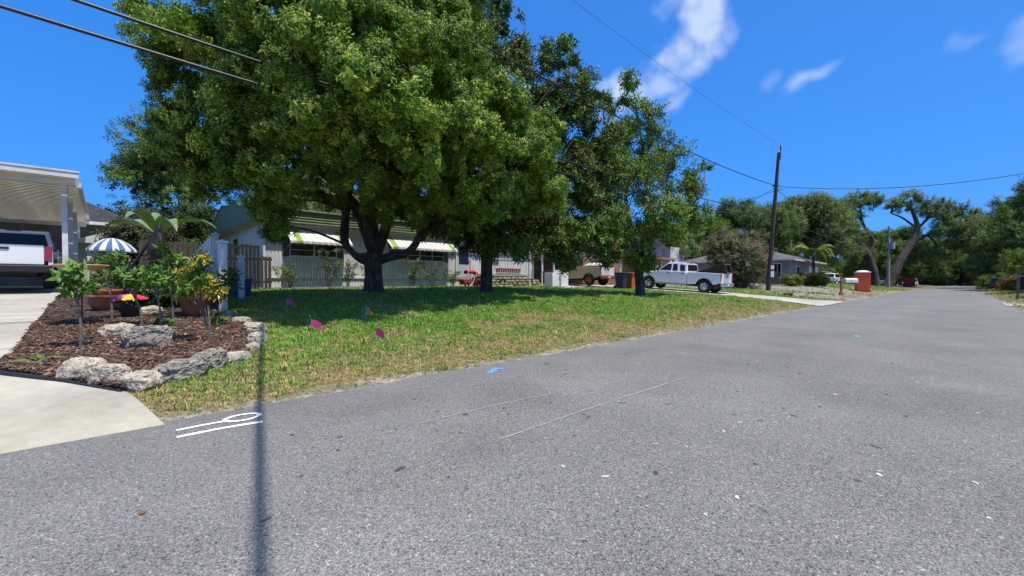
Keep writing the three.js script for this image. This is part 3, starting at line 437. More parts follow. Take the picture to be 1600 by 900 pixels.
// ---------------------------------------------------------------- flower bed and side yard
const broad = sprig(8, 0.125, 0.068, 0.1, 31, -0.05, 0.2), broadSmall = sprig(7, 0.13, 0.06, 0.05, 32, 0.5, 0.2);
const leafD = M(1, 1, 1, 0.5, { transmission: 0.15, thickness: 0, specularIntensity: 0.45 });
function sapling(label, d, s, top, clumps, o = {}) { // clumps relative [a, y, c, r]
  const t = thing('young_tree', label, 'sapling', d, s, bedY(d, s) - 0.02, 0, 'saplings in the mulch bed'), b = t.position, r = rng(Math.round(d * 100 + s * 37));
  part('stem', taper([V(0, 0, 0), LV(top[0] * 0.3 + 0.02, top[1] * 0.45), LV(top[0], top[1])], [0.022, 0.019, 0.013], 7, 7, 0.15, d), mat.paleStem, t);
  for (const [a, y, c] of clumps) part('twig', taper([LV(top[0] * 0.8, top[1] * (o.fork || 0.8)), LV(lerp(top[0], a, 0.5), lerp(top[1], y, 0.3), c * 0.5), LV(a, y, c)], [0.012, 0.006], 4, 5), mat.stem, t);
  foliage('leaves', t, b, clumps.map(([a, y, c, R]) => { const p = LV(a, y, c).add(b); return [-p.x, -p.z, p.y + 0.08, R * 0.78]; }), o.geo || broad, leafD, o.dens || 25, o.tint || tint([0.06, 0.15, 0.02], [0.15, 0.27, 0.04]), Math.round(r() * 999), { subs: 12, tuft: 1.3 });
  return t;
}
sapling('leafy sapling with pale trunk nearest the concrete driveway', 8.72, -0.22, [-0.05, 0.82], [[-0.1, 0.95, 0.05, 0.22], [0.06, 0.92, -0.05, 0.2], [-0.04, 0.78, 0.1, 0.16]]);
sapling('sapling reaching up beside the tan dish', 11.35, 0.15, [-0.12, 0.9], [[-0.1, 1.2, 0, 0.26], [0.12, 1.05, 0.05, 0.22], [-0.25, 1.0, 0, 0.2]]);
sapling('sapling rising right behind the potted flowers', 10.42, 0.54, [-0.14, 0.62], [[-0.26, 0.8, 0, 0.22], [-0.02, 0.76, 0.05, 0.22], [-0.12, 0.9, -0.1, 0.18]]);
sapling('sapling between the large boulder and the potted flowers', 9.8, 0.76, [-0.08, 0.72], [[-0.2, 0.85, 0, 0.22], [0.06, 0.83, 0.05, 0.2], [-0.08, 0.95, 0, 0.16]]);
sapling('tallest sapling left of the yellow croton', 11.16, 1.06, [-0.12, 1.05], [[-0.16, 1.3, 0, 0.28], [0.1, 1.15, 0.05, 0.24], [-0.25, 1.05, 0, 0.2], [-0.05, 0.85, 0, 0.14]]);
sapling('forked sapling in front of the yellow croton', 8.3, 1.23, [0.0, 0.6], [[-0.3, 0.88, 0, 0.26], [-0.12, 0.98, 0.05, 0.22], [-0.42, 0.78, 0, 0.18]], { fork: 0.35 });
{ // croton in its pot
  const t = thing('potted_croton', 'yellow leaved croton bush in a large terracotta pot', 'potted plant', 11.55, 1.5, bedY(11.55, 1.5) - 0.02), b = t.position;
  const pot = part('pot', new THREE.LatheGeometry([[0, 0.02], [0.2, 0.0], [0.26, 0.22], [0.31, 0.4], [0.34, 0.4], [0.34, 0.47], [0.3, 0.47], [0.28, 0.42], [0, 0.42]].map((p) => new THREE.Vector2(...p)), 28), mat.terracotta, t); void pot;
  for (let i = 0; i < 6; i++) { const a = i * 1.05; part('stem', taper([V(Math.cos(a) * 0.06, 0.4, Math.sin(a) * 0.06), V(Math.cos(a) * 0.15, 0.7, Math.sin(a) * 0.15), V(Math.cos(a) * 0.3, 1.0, Math.sin(a) * 0.3)], [0.018, 0.008], 4, 6), mat.stem, t); }
  const rel = (L) => L.map(([a, y, c, R]) => { const p = LV(a, y, c).add(b); return [-p.x, -p.z, p.y, R]; });
  foliage('yellow_leaves', t, b, rel([[0.0, 1.1, 0.1, 0.28], [0.2, 0.95, 0.15, 0.25], [-0.15, 0.95, 0.1, 0.25], [0.35, 0.72, 0.2, 0.22], [0.5, 0.6, 0.1, 0.18], [0.1, 0.8, 0.25, 0.24], [-0.25, 0.75, 0.15, 0.2], [0.05, 1.25, 0, 0.2]]), sprig(9, 0.13, 0.04, 0.1, 41, 0.3), leafD, 36, tint([0.42, 0.36, 0.04], [0.62, 0.52, 0.10], [0.14, 0.2, 0.03, 0.22]), 44, { subs: 14, tuft: 1.3 });
  foliage('green_leaves', t, b, rel([[0.5, 0.85, -0.2, 0.28], [0.3, 0.65, -0.1, 0.25], [0.62, 0.65, -0.1, 0.2]]), sprig(8, 0.15, 0.04, 0.1, 42, 0.3), leafD, 22, tint([0.05, 0.09, 0.025], [0.12, 0.15, 0.04]), 45, { subs: 10, tuft: 1.3 });
}
{
  const t = thing('terracotta_pot', 'wide terracotta pot with a second pot stacked inside', 'pot', 13.3, 0.1, bedY(13.3, 0.1) - 0.02); t.scale.setScalar(0.82);
  part('bowl', new THREE.LatheGeometry([[0, 0], [0.26, 0], [0.37, 0.18], [0.38, 0.34], [0.42, 0.36], [0.42, 0.42], [0.36, 0.42], [0.34, 0.34], [0, 0.34]].map((p) => new THREE.Vector2(...p)), 30), mat.terracotta, t);
  part('inner_pot', new THREE.LatheGeometry([[0, 0.34], [0.24, 0.36], [0.28, 0.5], [0.33, 0.5], [0.33, 0.58], [0.28, 0.58], [0.26, 0.5], [0, 0.5]].map((p) => new THREE.Vector2(...p)), 30), mat.terracotta, t);
  foliage('leaves', t, t.position, [[13.3, 0.1, t.position.y + 0.85, 0.34], [13.35, 0.35, t.position.y + 0.95, 0.3], [13.2, -0.1, t.position.y + 0.9, 0.25]], broad, leafD, 18, tint([0.05, 0.12, 0.025], [0.12, 0.2, 0.04], [0.3, 0.08, 0.05, 0.06]), 46, { subs: 12, tuft: 1.2 });
}
{
  const t = thing('flower_pot', 'black pot of pink, yellow, red and purple flowers', 'flower pot', 11.6, 0.42, bedY(11.6, 0.42) - 0.02), b = t.position;
  part('pot', new THREE.LatheGeometry([[0, 0], [0.12, 0], [0.165, 0.22], [0.175, 0.22], [0.175, 0.25], [0.15, 0.25], [0, 0.22]].map((p) => new THREE.Vector2(...p)), 24), mat.black, t);
  foliage('leaves', t, b, [[11.6, 0.42, b.y + 0.3, 0.2]], broadSmall, leafD, 60, tint([0.05, 0.1, 0.02], [0.1, 0.16, 0.04]), 47, { subs: 10, scale: 0.7 });
  const r = rng(48), blossom = (c, n, a0, a1, name) => {
    const out = []; for (let i = 0; i < n; i++) { const a = a0 + 0.73 + r() * (a1 - a0), q = Math.sqrt(r()) * 0.26, p = V(0.6915 * Math.sin(a) * q, 0.34 + 0.1 * (1 - q * q * 12) + r() * 0.03, -0.7224 * Math.sin(a) * q).add(LV(0, 0, Math.cos(a) * q)); for (let k = 0; k < 6; k++) { const g = new THREE.CircleGeometry(0.014, 5); g.scale(1, 1.6, 1); g.translate(0, 0.02, 0); g.rotateZ(k * 1.047); g.rotateX(-1.1 + r() * 0.3); g.rotateY(r() * 0.2 + 0.8); g.translate(p.x, p.y, p.z); out.push(g); } }
    part(name, merge(out), c, t);
  };
  blossom(M(0.75, 0.12, 0.42, 0.7), 46, -1.95, -0.6, 'pink_blossoms'); blossom(M(0.85, 0.55, 0.02, 0.7), 34, -0.5, 0.4, 'yellow_blossoms'); blossom(M(0.7, 0.03, 0.06, 0.7), 40, 0.6, 1.9, 'red_blossoms'); blossom(M(0.28, 0.1, 0.5, 0.7), 40, 2.5, 4.4, 'purple_blossoms');
}
for (const [d, s, lab] of [[7.96, -0.51, 'tiny leafy seedling near the driveway point of the bed'], [9.89, 1.6, 'small bright green plant left of the rock edge'], [10.0, 0.78, 'low leafy plant at the foot of a sapling behind the boulder']]) {
  const sc = d < 8 ? 0.6 : 1, t = thing('small_plant', lab, 'plant', d, s, bedY(d, s)), b = t.position;
  part('stem', taper([V(0, -0.02, 0), V(0.01, 0.1, 0), V(0.02, d < 8 ? 0.42 : 0.14, 0)], [0.009, 0.005], 4, 5), mat.stem, t);
  foliage('leaves', t, b, [[d, s, b.y + 0.06, 0.13 * sc], [d + 0.06, s + 0.04, b.y + 0.05, 0.1 * sc]], broadSmall, leafD, 90, tint([0.08, 0.16, 0.03], [0.2, 0.3, 0.06]), 50, { subs: 8, tuft: 1.2 });
}
{ // shallow tan dish on a thin stake
  const t = thing('bird_dish', 'shallow tan dish on a thin stake above the saplings', 'bird bath', 10.9, -0.25, bedY(10.9, -0.25));
  part('stake', rod(V(0, -0.1, 0), V(0, 0.98, 0), 0.012), mat.dark, t);
  part('dish', new THREE.LatheGeometry([[0, 1.0], [0.12, 0.975], [0.29, 1.03], [0.37, 1.08], [0.37, 1.095], [0.28, 1.06], [0.12, 1.005], [0, 1.03]].map((p) => new THREE.Vector2(...p)), 30), M(0.55, 0.36, 0.19, 0.8), t);
}
{ // black swing seat frame with folded cover
  const t = thing('hammock_stand', 'black tripod swing frame with its black cover gathered at the top', 'swing frame', 14.2, 1.05, G(14.2, 1.05)), ap = LV(0.05, 2.0);
  for (const [a, y, c] of [[-0.9, 0.0, 0.4], [-0.55, 0, -0.6], [0.75, 0.0, 0.5], [0.55, 0, -0.5]]) part('leg', taper([ap, LV(a * 0.5, 1.05, c * 0.5), LV(a, y, c)], [0.035, 0.035], 5, 7), mat.black, t);
  part('crossbar', rod(LV(-0.5, 0.88, 0.2), LV(0.5, 0.88, 0.25), 0.025), mat.black, t); part('seat', taper([LV(-0.75, 0.42, 0.1), LV(-0.3, 0.34, 0.15), LV(0.35, 0.4, 0.1), LV(0.55, 0.7, 0)], [0.11, 0.09, 0.12, 0.14], 6, 9, 0.2, 2), mat.black, t);
  part('cover', taper([LV(0.1, 1.2), LV(0.02, 1.45), LV(0.04, 1.8), LV(0.06, 2.15)], [0.12, 0.2, 0.13, 0.02], 8, 12, 0.35, 5), mat.black, t);
}
{ // striped parasol
  const t = thing('striped_parasol', 'blue and white striped parasol behind the carport posts', 'parasol', 24.3, 0.35, G(24.3, 0.35) - 0.3); t.scale.set(0.62, 1, 0.62);
  part('pole', rod(V(0, 0, 0), V(0, 2.35, 0), 0.022), mat.white, t);
  const n = 24, wm = M(0.75, 0.77, 0.8, 0.8, { transmission: 0.2, thickness: 0 }), bm = M(0.06, 0.14, 0.38, 0.8, { transmission: 0.2, thickness: 0 });
  for (let i = 0; i < n; i++) { const a0 = i / n * 6.2832, a1 = (i + 1) / n * 6.2832, pos = [], idx = []; [[0.02, 2.36], [0.45, 2.3], [0.9, 2.12], [1.25, 1.88], [1.26, 1.78]].forEach(([q, y], k) => { for (const a of [a0, a1]) pos.push(Math.cos(a) * q, y, Math.sin(a) * q); if (k) idx.push(k * 2 - 2, k * 2, k * 2 - 1, k * 2 - 1, k * 2, k * 2 + 1); }); const g = new THREE.BufferGeometry(); g.setAttribute('position', new THREE.Float32BufferAttribute(pos, 3)); g.setIndex(idx); g.computeVertexNormals(); part('panel', g, i % 2 ? wm : bm, t); }
}
// white fence: stepped boards and capped posts, weathered picket fence behind
function whitePost(label, d, s, h, w = 0.15) { const t = thing('fence_post', label, 'post', d, s, G(d, s), Math.PI / 2, 'white fence posts'); part('shaft', rb(w, h, w, 0, h / 2, 0, 0.008), mat.white, t); part('cap', merge([rb(w + 0.06, 0.05, w + 0.06, 0, h + 0.02, 0, 0.012), new THREE.ConeGeometry(w * 0.62, 0.07, 4, 1).rotateY(Math.PI / 4).translate(0, h + 0.08, 0).toNonIndexed()]), mat.white, t); }
whitePost('tall white capped post at the back corner of the bed', 12.3, 2.12, 1.68, 0.17);
whitePost('white capped post in front of the weathered pickets, taller of the far two', 15.8, 2.55, 1.95);
whitePost('short white capped post between the two taller posts', 15.2, 3.1, 1.25);
{ const t = thing('stepped_white_fence', 'white board fence stepping down towards the parasol', 'fence', 16.4, 2.55, G(16.4, 2.55)); let k = 0; for (let i = 0; i < 12; i++) { const h = 1.95 - i * 0.075; part('board', rb(0.15, h, 0.025, -(0.1 + i * 0.165) , h / 2, 0.002 * (k++ % 2), 0.006), mat.white, t); } part('rail', bx(2.0, 0.08, 0.04, -1.0, 0.5, -0.035), mat.white, t); t.rotation.y = 0.25; }
{ const t = thing('low_white_fence', 'low white vinyl panel fence beside the tall capped post', 'fence', 12.5, 2.15, G(12.5, 2.15)); for (let i = 0; i < 15; i++) part('board', rb(0.16, 1.05, 0.022, -(0.1 + i * 0.165), 0.53, 0.002 * (i % 2), 0.005), mat.white, t); part('rail', bx(2.6, 0.07, 0.05, -1.3, 1.06, 0), mat.white, t); t.rotation.y = -0.1; }
{
  const t = thing('picket_fence', 'tall weathered wooden fence behind the white posts', 'fence', 19.2, 0.9, G(19.2, 0.9), Math.PI / 2), r = rng(61);
  for (let i = 0; i < 16; i++) { const h = 1.75 + r() * 0.1; const g = prism([[-0.068, 0], [0.068, 0], [0.068, h - 0.05], [0.035, h], [-0.035, h], [-0.068, h - 0.05]], 0.02); part('picket', g.translate(0.1 + i * 0.152 + (r() - 0.5) * 0.015, 0, (r() - 0.5) * 0.01), mat.fence, t); }
  for (const y of [0.4, 1.4]) part('rail', bx(2.6, 0.09, 0.04, 1.3, y, -0.04), mat.fence, t);
}
{
  const t = thing('picket_gate', 'weathered picket gate, taller pickets coloured as in shade, beside the mobile home corner', 'gate', 19.4, 3.6, G(19.6, 3.55), Math.PI / 2), r = rng(62);
  for (let i = 0; i < 11; i++) { const h = (i > 7 ? 1.3 : 1.72) + r() * 0.07, g = prism([[-0.06, 0], [0.06, 0], [0.06, h - 0.12], [0.085, h - 0.05], [0.05, h], [-0.05, h], [-0.085, h - 0.05], [-0.06, h - 0.12]].map(([x, y]) => [x * 0.85, y]), 0.022); part('picket', g.translate(i * 0.135 + 0.0, 0.05, (r() - 0.5) * 0.012), i > 7 ? mat.fence : mat.shadedWood, t); }
  for (const y of [0.35, 1.25]) part('rail', bx(1.55, 0.09, 0.04, 0.68, y, -0.045), mat.shadedWood, t);
}
{ // blue bin at the gate
  const t = thing('blue_tub', 'dark blue plastic tub on the lawn at the picket gate', 'tub', 15.9, 3.2, G(15.9, 3.2)); const m = M(0.02, 0.06, 0.14, 0.5);
  part('body', prism([[-0.3, 0], [0.3, 0], [0.36, 0.52], [-0.36, 0.52]], 0.5, 0.03), m, t); part('lid', rb(0.8, 0.06, 0.58, 0, 0.55, 0, 0.02), m, t); part('wheel', new THREE.CylinderGeometry(0.09, 0.09, 0.05, 16).rotateX(Math.PI / 2).translate(-0.25, 0.09, 0.28), mat.rubber, t);
}
// banana plant and palm behind the fence
function blade(L, w, bend, seed, tear = 0) { const n = 12, pos = [], idx = [], r = rng(seed); for (let i = 0; i <= n; i++) { const t = i / n, x = L * (t - bend * 0.25 * t * t), y = L * (0.75 * t - bend * t * t * 0.8), ww = w * Math.sin(Math.PI * Math.pow(t, 0.8)) * (1 - tear * r()) / 2 + 0.004; pos.push(x, y + ww * 0.45, -ww, x, y, 0, x, y + ww * 0.45, ww); if (i) { const o = i * 3; idx.push(o - 3, o - 2, o, o - 2, o + 1, o, o - 2, o - 1, o + 1, o - 1, o + 2, o + 1); } } const g = new THREE.BufferGeometry(); g.setAttribute('position', new THREE.Float32BufferAttribute(pos, 3)); g.setIndex(idx); g.computeVertexNormals(); return g; }
{
  const t = thing('banana_plant', 'banana plant with long arching leaves behind the weathered fence', 'plant', 21.5, 1.6, G(21.5, 1.6)), lm = M(0.13, 0.24, 0.05, 0.5, { transmission: 0.35, thickness: 0 });
  part('stem', taper([V(0, 0, 0), V(0.03, 1.2, 0), V(0, 2.2, 0)], [0.14, 0.1, 0.05], 5, 9, 0.1, 2), M(0.2, 0.2, 0.08, 0.8), t);
  [[2.9, 0.9, 0.55], [0.2, 0.95, 0.6], [-0.6, 1.1, 0.5], [3.6, 1.3, 0.45], [1.6, 0.7, 0.4], [5, 0.9, 0.5], [2.3, 0.45, 0.35]].forEach(([a, be, w], i) => part('leaf', blade(2.6, w * 1.1, be * 0.85, i + 2, 0.25).rotateY(a + 0.8).translate(0, 2.1, 0), lm, t));
}
function feather(L, bend, k, len, seed, lift = 0.7) { const pos = [], idx = []; const P = (t) => V(L * (t - bend * 0.25 * t * t), L * (lift * t - bend * t * t), 0), r = rng(seed); for (let i = 1; i <= k; i++) { const t = i / k, p = P(t), l = len * Math.sin(Math.PI * Math.min(0.97, t * 0.85 + 0.12)); for (const z of [-1, 1]) { const o = pos.length / 3, q = p.clone().add(V(l * 0.45, -l * (0.25 + r() * 0.25), z * l * 0.85)); pos.push(p.x - 0.02 * L, p.y, 0, p.x + 0.02 * L, p.y + 0.01, 0, q.x, q.y, q.z); idx.push(o, o + 1, o + 2); } } const g = new THREE.BufferGeometry(); g.setAttribute('position', new THREE.Float32BufferAttribute(pos, 3)); g.setIndex(idx); const n = g.toNonIndexed(); n.computeVertexNormals(); n.setAttribute('uv', new THREE.Float32BufferAttribute(new Float32Array(n.attributes.position.count * 2), 2)); return merge([n, taper([0, 0.33, 0.66, 1].map(P), [0.012 * L, 0.004 * L], 4, 5)]); }
{
  const t = thing('yellow_palm', 'yellowish areca palm beyond the black swing frame', 'palm', 16.3, 1.6, G(16.3, 1.6)), lm = M(0.3, 0.34, 0.05, 0.6, { transmission: 0.3, thickness: 0 });
  for (let i = 0; i < 5; i++) part('stem', taper([V(Math.cos(i * 1.3) * 0.1, 0, Math.sin(i * 1.3) * 0.1), V(Math.cos(i * 1.3) * 0.25, 0.6, Math.sin(i * 1.3) * 0.25)], [0.03, 0.02], 3, 6), mat.stem, t);
  for (let i = 0; i < 14; i++) part('frond', feather(1.5, 0.55 + 0.25 * (i % 3), 16, 0.42, i).rotateY(i * 2.4).translate(0, 0.5, 0), lm, t);
}
function bush(name, label, d, s, h, w, o = {}) {
  const t = thing(name, label, o.category || 'bush', d, s, G(d, s) - 0.05, 0, o.group), b = t.position, r = rng(Math.round(d * 77 + s * 13 + 900)), cl = [];
  for (let i = 0; i < (o.n || 9); i++) { const a = r() * 6.283, q = Math.sqrt(r()) * w * 0.34; cl.push([d + Math.cos(a) * q, s + Math.sin(a) * q, b.y + h * (0.22 + 0.6 * r()), w * (0.16 + 0.1 * r())]); }
  const st = []; for (let i = 0; i < 6; i++) { const a = i * 1.05; st.push(taper([V(0, 0, 0), V(Math.cos(a) * w * 0.1, h * 0.35, Math.sin(a) * w * 0.1), V(Math.cos(a) * w * 0.25, h * 0.75, Math.sin(a) * w * 0.25)], [0.03, 0.01], 3, 5)); }
  part('stems', merge(st), mat.bark, t);
  foliage('foliage', t, b, cl, o.geo || midSprig, o.mat || leafC, o.dens || 16, o.tint || tint([0.06, 0.11, 0.03], [0.12, 0.17, 0.05]), Math.round(r() * 999), { subs: 12, tuft: 1.2, scale: o.scale || 1 });
  return t;
}
bush('garden_bush', 'large olive bush in front of the dark hip roof', 28.3, 1.9, 3.3, 4.6, { n: 20, tint: tint([0.05, 0.07, 0.03], [0.11, 0.12, 0.06], [0.25, 0.2, 0.12, 0.05]) });
bush('garden_bush', 'dark dense bush filling the gap behind the weathered fence', 33.6, 3.4, 5.2, 6.5, { n: 24, tint: tint([0.04, 0.08, 0.02], [0.085, 0.13, 0.035]), dens: 9, scale: 1.3 });
bush('garden_bush', 'green bush between the parasol and the swing frame', 17.0, 1.6, 1.3, 1.8, { n: 10 });
bush('garden_bush', 'low dark green bush below the swing frame', 13.6, 1.2, 0.75, 1.6, { n: 9, tint: tint([0.03, 0.07, 0.025], [0.06, 0.11, 0.03]) });
bush('garden_bush', 'red tipped bush under the striped parasol', 15.6, 0.5, 1.25, 1.1, { n: 8, tint: tint([0.06, 0.12, 0.03], [0.1, 0.18, 0.04], [0.3, 0.08, 0.05, 0.12]) });
// shrubs and flowers along the mobile home
const rose = sprig(7, 0.09, 0.05, 0.16, 33, 0.3);
function sparse(label, d, s, h, w) {
  const t = thing('rose_shrub', label, 'shrub', d, s, G(d, s) - 0.02, 0, 'sparse shrubs along the house'), b = t.position, r = rng(Math.round(s * 91)), cl = [];
  for (let i = 0; i < 7; i++) { const a = r() * 6.283, q = 0.15 + r() * 0.5, y = h * (0.55 + 0.45 * r()), p = V(Math.cos(a) * w * q, y, Math.sin(a) * w * q); part('cane', taper([V(Math.cos(a) * 0.05, 0, Math.sin(a) * 0.05), p.clone().multiply(V(0.55, 0.6, 0.55)), p], [0.014, 0.006], 4, 5), mat.stem, t); cl.push([d - p.x, s - p.z, b.y + p.y, 0.2], [d - p.x * 0.6, s - p.z * 0.6, b.y + p.y * 0.6, 0.16]); }
  foliage('leaves', t, b, cl, rose, leafC, 14, tint([0.08, 0.12, 0.04], [0.2, 0.22, 0.08]), Math.round(s * 10), { subs: 6, tuft: 1.5 });
}
sparse('sparse leggy shrub under the first awning, near the house corner', 20.3, 6.1, 1.1, 1.1); sparse('tallest leggy shrub in front of the first awning window', 20.3, 7.6, 2.0, 1.3); sparse('leggy shrub right of the first awning window', 20.3, 8.5, 1.4, 1.0); sparse('thin shrub against the sunlit wall left of the big trunk', 20.3, 9.6, 1.7, 1.1);
sparse('sparse shrub seen just right of the big trunk', 20.2, 12.0, 1.4, 1.0); sparse('sparse shrub below the second awning', 20.2, 13.3, 1.5, 1.1); sparse('dried shrub nearest the red lawn cart', 20.2, 14.6, 1.1, 0.8);
for (const [d, s, lab] of [[19.9, 6.9, 'yellow green bromeliad clump by the first awning shrubs'], [19.9, 7.7, 'yellow bromeliad clump beside the bed board'], [19.9, 9.1, 'pale bromeliad clump near the sunlit wall'], [19.8, 13.9, 'bright green strappy plant near the red lawn cart']]) {
  const t = thing('bromeliad', lab, 'plant', d, s, G(d, s) - 0.02, 0), lm = M(0.34, 0.33, 0.08, 0.55, { transmission: 0.2, thickness: 0 }), r = rng(Math.round(s * 10));
  for (let i = 0; i < 22; i++) part('leaf', blade(0.34 + r() * 0.16, 0.06, 0.6 + r() * 0.8, i).rotateY(r() * 6.283).translate((r() - 0.5) * 0.7, 0, (r() - 0.5) * 0.7), lm, t);
}
// ---------------------------------------------------------------- mobile home (local x runs along its front, z out to the street)
{
  const h = thing('mobile_home', 'long white mobile home with green roof fascia and striped awnings', 'house', 21.25, 5.2, 0.98, Math.PI / 2), LEN = 17.2, DEP = 9, EAVE = 2.92;
  const corr = (w, hh) => { const pts = [], n = Math.round(w / 0.15); for (let i = 0; i < n; i++) { const x = i * w / n, q = w / n; pts.push([x, 0], [x + q * 0.62, 0], [x + q * 0.72, -0.018], [x + q * 0.9, -0.018]); } pts.push([w, 0], [w, -0.06], [0, -0.06]); const sh = new THREE.Shape(pts.map((p) => new THREE.Vector2(p[0], p[1]))); const g = new THREE.ExtrudeGeometry(sh, { depth: hh, bevelEnabled: false }); g.rotateX(-Math.PI / 2); g.scale(1, 1, -1); const idx = g.index; if (!idx) { const p = g.attributes.position; for (let i = 0; i < p.count; i += 3) { for (const k of ['position', 'normal', 'uv']) { const a = g.attributes[k], n = a.itemSize; for (let c = 0; c < n; c++) { const t = a.array[(i + 1) * n + c]; a.array[(i + 1) * n + c] = a.array[(i + 2) * n + c]; a.array[(i + 2) * n + c] = t; } } } } g.computeVertexNormals(); return uvm(g); };
  const pw_ = LEN / 14, pg = corr(pw_ - 0.006, EAVE - 0.52), sg = corr(pw_ - 0.006, 0.48);
  for (let i = 0; i < 14; i++) { part('wall_panel', pg.clone().translate(i * pw_ + 0.003, 0.52, 0), mat.siding, h); part('skirt_panel', sg.clone().translate(i * pw_ + 0.003, 0.0, -0.02), mat.siding, h); }
  part('belt_rail', bx(LEN, 0.04, 0.05, LEN / 2, 0.5, 0.01), mat.white, h);
  part('end_wall', merge([bx(0.06, EAVE, DEP - 0.1, 0.03, EAVE / 2, -DEP / 2 - 0.02)]), mat.siding, h); part('end_wall', bx(0.06, EAVE, DEP - 0.1, LEN - 0.03, EAVE / 2, -DEP / 2 - 0.02), mat.siding, h); part('back_wall', bx(LEN - 0.14, EAVE, 0.06, LEN / 2, EAVE / 2, -DEP), mat.siding, h);
  part('corner_trim', bx(0.09, EAVE, 0.09, 0.0, EAVE / 2, 0.03), mat.white, h); part('corner_trim', bx(0.09, EAVE, 0.09, LEN, EAVE / 2, 0.03), mat.white, h);
  // end window
  const ew = part('window', bx(0.05, 0.8, 1.1, -0.02, 2.15, -5.2), mat.glass, h); part('frame', merge([bx(0.07, 0.06, 1.2, -0.03, 2.58, -5.2), bx(0.07, 0.06, 1.2, -0.03, 1.72, -5.2), bx(0.07, 0.9, 0.06, -0.03, 2.15, -4.62), bx(0.07, 0.9, 0.06, -0.03, 2.15, -5.78)]), mat.white, ew);
  // roof: low gable, deep ribbed green fascia
  const F = 0.62, OV = 0.45; // fascia height, overhang
  const gable = prism([[-0.42, EAVE], [DEP + 0.5, EAVE], [DEP + 0.5, EAVE + 0.5], [DEP / 2 + 1.6, EAVE + 1.42], [-0.42, EAVE + F]].map(([z, y]) => [z, y]), 0.06).rotateY(Math.PI / 2).translate(-OV, 0, 0.0);
  part('gable_end', gable, mat.green, h); part('gable_end', gable.clone().translate(LEN + 2 * OV, 0, 0), mat.green, h);
  part('soffit', merge([bx(LEN + 0.8, 0.02, DEP + 0.8, LEN / 2, EAVE + 0.012, -DEP / 2)]), M(0.42, 0.40, 0.30, 0.8), h);
  const rf = mat.roofGreen; const slope = (z0, y0, z1, y1) => { const L = Math.hypot(z1 - z0, y1 - y0), a = Math.atan2(y1 - y0, z0 - z1); return bx(LEN + 2 * OV + 0.14, 0.05, L, LEN / 2, (y0 + y1) / 2 + 0.03, (z0 + z1) / 2, 0, a); };
  const roof = part('roof', slope(0.44, EAVE + F, -DEP / 2 - 1.6, EAVE + 1.42), rf, h); part('rear_slope', slope(-DEP / 2 - 1.6, EAVE + 1.42, -DEP - 0.55, EAVE + 0.5), rf, h); void roof;
  const fa = part('fascia', bx(LEN + 2 * OV - 0.08, F, 0.04, LEN / 2, EAVE + F / 2, 0.38), mat.green, h);
  for (let i = 0; i < 5; i++) part('rib', prism([[0, 0], [0.035, 0.03], [0.035, 0.06], [0, 0.09]], LEN + 2 * OV - 0.1).rotateY(-Math.PI / 2).translate(LEN / 2, EAVE + 0.03 + i * 0.122, 0.4), mat.green, fa);
  part('gutter', bx(LEN + 2 * OV, 0.06, 0.09, LEN / 2, EAVE + F + 0.02, 0.46), mat.roofGreen, h);
  // windows with awnings
  const awning = (x0, x1, green, label) => {
    const aw = part('awning', merge([bx(x1 - x0 + 0.06, 0.05, 0.03, (x0 + x1) / 2, 2.75, 0.04), rod(V(x0 + 0.1, 2.1, 0.82), V(x0 + 0.1, 1.9, 0.06), 0.012).toNonIndexed(), rod(V(x1 - 0.1, 2.1, 0.82), V(x1 - 0.1, 1.9, 0.06), 0.012).toNonIndexed()]), mat.white, h, label), n = Math.round((x1 - x0) / 0.135), w = (x1 - x0) / n, side = Math.hypot(0.8, 0.6);
    for (let i = 0; i < n; i++) { const m = green.includes(i) ? mat.stripe : mat.awning, lift = i % 2 ? 0.018 : 0; part('slat', merge([bx(w * 0.96, 0.012, side, 0, 0, 0, 0, Math.atan2(0.6, 0.8)).translate(x0 + (i + 0.5) * w, 2.42 + lift, 0.44), bx(w * 0.96, 0.1, 0.012, x0 + (i + 0.5) * w, 2.08 + lift, 0.835)]), m, aw); }
  };
  const win = (x0, x1, panes) => {
    const w = part('window', bx(x1 - x0, 0.86, 0.03, (x0 + x1) / 2, 1.93, 0.012), mat.alu, h); const pw2 = (x1 - x0) / panes;
    for (let i = 0; i < panes; i++) for (let k = 0; k < 3; k++) part('pane', bx(pw2 - 0.09, 0.235, 0.012, x0 + (i + 0.5) * pw2, 1.65 + k * 0.275, 0.034, 0, 0.08), mat.glass, w);
    part('sill', bx(x1 - x0 + 0.12, 0.05, 0.08, (x0 + x1) / 2, 1.47, 0.04), mat.white, w);
    for (const x of [x0 - 0.16, x1 + 0.16]) { const s = part('shutter', bx(0.28, 0.9, 0.03, x, 1.92, 0.02), mat.shutter, h); void s; }
  };
  win(1.05, 3.2, 2); awning(0.85, 3.65, [2, 3, 17, 18], 'white awning with two green stripes'); win(6.3, 9.5, 4); awning(5.7, 9.95, [1, 2, 28, 29], 'wide white awning right of the big trunk');
  // door
  const door = part('door', bx(1.0, 2.1, 0.05, 10.98, 1.62, 0.02), M(0.42, 0.47, 0.52, 0.5), h); part('frame', merge([bx(0.07, 2.22, 0.09, 10.42, 1.63, 0.03), bx(0.07, 2.22, 0.09, 11.54, 1.63, 0.03), bx(1.05, 0.07, 0.09, 10.98, 2.72, 0.03)]), mat.white, door); part('pane', bx(0.74, 1.1, 0.02, 10.98, 1.95, 0.05), mat.glass, door); part('handle', bx(0.03, 0.12, 0.05, 11.38, 1.55, 0.07), mat.chrome, door);
  part('wall_lamp', merge([bx(0.1, 0.16, 0.1, 10.15, 2.0, 0.06)]), mat.black, h);
  part('wall_window', bx(1.2, 1.0, 0.03, 13.3, 1.95, 0.015), mat.glass, h);
}
